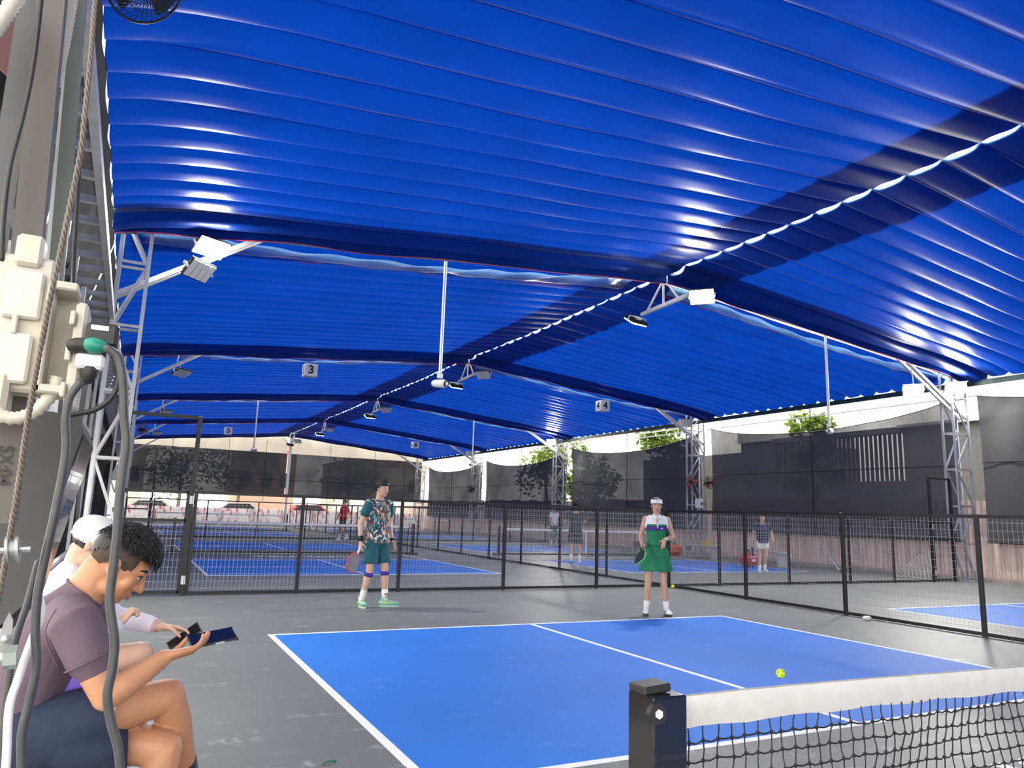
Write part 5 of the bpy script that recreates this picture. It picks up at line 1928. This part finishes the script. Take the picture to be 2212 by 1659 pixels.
# shorts
mb = MB()
mb.limb([V((-4.735, 1.55, .460)), V((-4.74, 1.55, .53)), V((-4.745, 1.55, .60))], [(.205, .135), (.205, .140), (.178, .122)], 22, SD, False)
qr, ql = hpr.lerp(knr, .56), hpl.lerp(knl, .60)
mb.limb([hpr.lerp(knr, -.22), hpr.lerp(knr, .3), qr], [.098, .104, .102], 18, None, False)
mb.limb([hpl.lerp(knl, -.22), hpl.lerp(knl, .3), ql], [.096, .102, .102], 18, None, False)
mb.limb([V((-4.60, 1.46, .55)), V((-4.47, 1.47, .50)), V((-4.455, 1.47, .42))], [.10, .08, .05], 14)
fuse(mb, 'shorts', NAVY, t, .0065, 4)
MB().prism([V((-4.545, 1.405, .615)), V((-4.475, 1.41, .655)), V((-4.462, 1.42, .640)), V((-4.475, 1.40, .600))], (0, -.012, .01)).build('white_lining', whitep, t)
shoe(t, anl, (1, .1, -.02), 1.05, whitep, whitep, blackp)
shoe(t, anr, (.8, .5, -.35), 1.05, whitep, whitep, blackp)
for an_, kn_ in ((anl, knl), (anr, knr)):
    MB().limb([an_ - (kn_ - an_) * .06, an_.lerp(kn_, .28)], [.042, .047], 14, cap=False).build('sock', blackp, t, True)
# fine dark hair on arm and shins
hh = MB()
rr = random.Random(11)
for (a, b, r, n) in ((elr, wrr, .040, 420), (knr, anr, .055, 420), (knl, anl, .056, 420), (hpr.lerp(knr, .62), knr, .066, 200)):
    d = (b - a).normalized()
    u_, v_ = frame(d)
    for _ in range(n):
        s = rr.uniform(.05, .95)
        th = rr.uniform(0, 6.283)
        rad = r * (1.04 if s < .45 else 1.04 - .45 * (s - .45))
        p = a.lerp(b, s) + (u_ * math.cos(th) + v_ * math.sin(th)) * rad * .93
        e = p + (u_ * math.cos(th) + v_ * math.sin(th)) * .005 + d * .008
        hh.add([p + d * .0004, p - d * .0004, e], [(0, 1, 2)])
o = hh.build('body_hair', HAIR, t)
o['kind'] = 'stuff'


def phone(c, d, n, L_, W_, label, case, scr):
    """slab phone centred at c, long axis d, screen normal n"""
    d = V(d).normalized()
    n = V(n)
    n = (n - d * n.dot(d)).normalized()
    M3 = Matrix((d, n.cross(d), n)).transposed()
    t = thing('phone', tuple(c), label, 'phone', 'phones')
    MB().box(c, (L_, W_, .009), M3, .004).build('case', case, t)
    MB().box(V(c) + n * .0047, (L_ * .95, W_ * .9, .0012), M3).build('screen', scr, t)
    for s in (-1, 1):
        for q_ in (-1, 1):
            MB().ell(V(c) + d * s * L_ * .47 + n.cross(d) * q_ * W_ * .46, (.007, .007, .006), M3, 8, 6).build('corner_bumper', case, t, True)
    MB().box(V(c) + d * L_ * .1 - n.cross(d) * W_ * .5, (.03, .003, .004), M3).build('side_button', steelw, t)
    return t


GLASS = pbr('dark_phone_glass', (.008, .009, .012), .08, 0, .1, 4, coat=.5)
phone((-4.185, 1.462, .838), (.97, .18, .13), (-.12, -.42, .9), .158, .078, 'black phone in a bumper case held by the seated man', blackp, GLASS)

# ---------------------------------------------------------------- second seated person, white cap
LILAC = pbr('white_lilac_top', (.74, .70, .76), .8, 0, .06, 4)
t = thing('person', (-4.78, 2.7, 0), 'seated person in white cap and long white sleeves behind the man in plum', 'person', 'people')
mb = MB()
HC, HF, HU, HK = (-4.63, 2.70, 1.095), (.86, -.05, -.5), (.5, 0, .86), 1.0
L, m = head_parts(mb, HC, HF, HU, HK)
mb.limb([V((-4.72, 2.7, .93)), V((-4.69, 2.7, 1.0)), L(0, -.03, -.03)], [(.065, .06), (.052, .055), (.05, .052)], 14, SD)
shr, elr, wrr = V((-4.69, 2.52, .90)), V((-4.56, 2.46, .69)), V((-4.475, 2.60, .735))
shl, ell_, wrl = V((-4.67, 2.88, .89)), V((-4.50, 2.88, .735)), V((-4.285, 2.74, .695))
arm_parts(mb, shr, elr, wrr, .92)
arm_parts(mb, shl, ell_, wrl, .92)
hand_parts(mb, wrr, (.55, .25, .75), (.6, .2, -.6), (0, .3, .9), .95, (1.0, 1.2, 1.25, 1.3), .6)
hand_parts(mb, wrl, (.96, -.05, -.12), (.05, -.3, -1), (.1, -1, -.1), .98, (.35, .4, .45, .5), .45)
hpr, knr, anr = V((-4.78, 2.58, .53)), V((-4.37, 2.60, .600)), V((-4.33, 2.78, .25))
hpl, knl, anl = V((-4.78, 2.82, .52)), V((-4.36, 2.72, .50)), V((-4.38, 2.66, .09))
leg_parts(mb, hpr, knr, anr, 1.0)
leg_parts(mb, hpl, knl, anl, 1.0)
mb.limb([V((-4.78, 2.7, .55)), V((-4.79, 2.7, .70)), V((-4.74, 2.7, .88))], [(.14, .1), (.13, .09), (.14, .09)], 16, SD)
fuse(mb, 'body', SK_PALE, t, .007, 3)
face_bits(t, L, m, HK)
hair_cap(t, L, m, HK, lambda x, y, z: y < .02 and z < .02 and z > -.06, .005, 120, 9, .02)
mb = MB()
mb.limb([V((-4.79, 2.7, .58)), V((-4.80, 2.7, .68)), V((-4.745, 2.7, .86)), V((-4.715, 2.7, .955))], [(.16, .12), (.15, .11), (.165, .115), (.08, .07)], 20, SD, True, 3)
for s_, e_, w_ in ((shr, elr, wrr), (shl, ell_, wrl)):
    mb.limb([s_.lerp(V((-4.73, 2.7, .92)), .5), s_, s_.lerp(e_, .6), e_], [.07, .064, .056, .05], 16)
    mb.limb([e_, e_.lerp(w_, .4), e_.lerp(w_, .78)], [.05, .049, .041], 16)
fuse(mb, 'top', LILAC, t, .0075, 4)
mb = MB()
mb.limb([V((-4.78, 2.7, .46)), V((-4.79, 2.7, .60))], [(.17, .13), (.155, .115)], 20, SD, False)
mb.limb([hpr, hpr.lerp(knr, .55)], [.105, .10], 16)
mb.limb([hpl, hpl.lerp(knl, .55)], [.105, .10], 16)
fuse(mb, 'shorts', pbr('violet_shorts', (.16, .09, .50), .8), t, .009, 3)
mb = MB()
mb.ell(L(0, -.010, .046), (.092, .114, .088), m, 24, 14)
cp = fuse(mb, 'cap', pbr('white_cap_cloth', (.74, .73, .70), .85, 0, .05, 6, .3, 18), t, .006, 2)
br = MB()
br.grid(lambda u, v: L(.075 * math.cos(math.pi * u) * (1 - .15 * v), (.09 + .075 * v) * max(.0, math.sin(math.pi * u)) + .01, .032 - .02 * v), 16, 5)
br.build('cap_brim', pbr('white_cap_cloth', (.74, .73, .70)), cp, True)
MB().limb([L(-.055, -.085, .01), L(0, -.112, .004), L(.055, -.085, .01)], [(.009, .003)] * 3, 8, m @ V((0, 0, 1)), True, 4).build('cap_strap', whitep, cp, True)
MB().limb([wrl.lerp(ell_, .08), wrl.lerp(ell_, .19)], [.032, .033], 16, cap=False).build('watch_band', pbr('pink_watch_band', (.62, .42, .40), .6), t, True)
shoe(t, anl, (1, .05, 0), .95, whitep, whitep, whitep)
shoe(t, anr, (.85, .3, -.4), .95, whitep, whitep, whitep)
phone((-4.18, 2.70, .648), (.80, -.05, .6), (-.45, -.5, .72), .165, .078, 'dark phone held out by the person in white cap', pbr('brown_phone_case', (.06, .04, .035), .5), GLASS)

for o in bpy.data.objects:
    if '_wl' in o:
        del o['_wl']
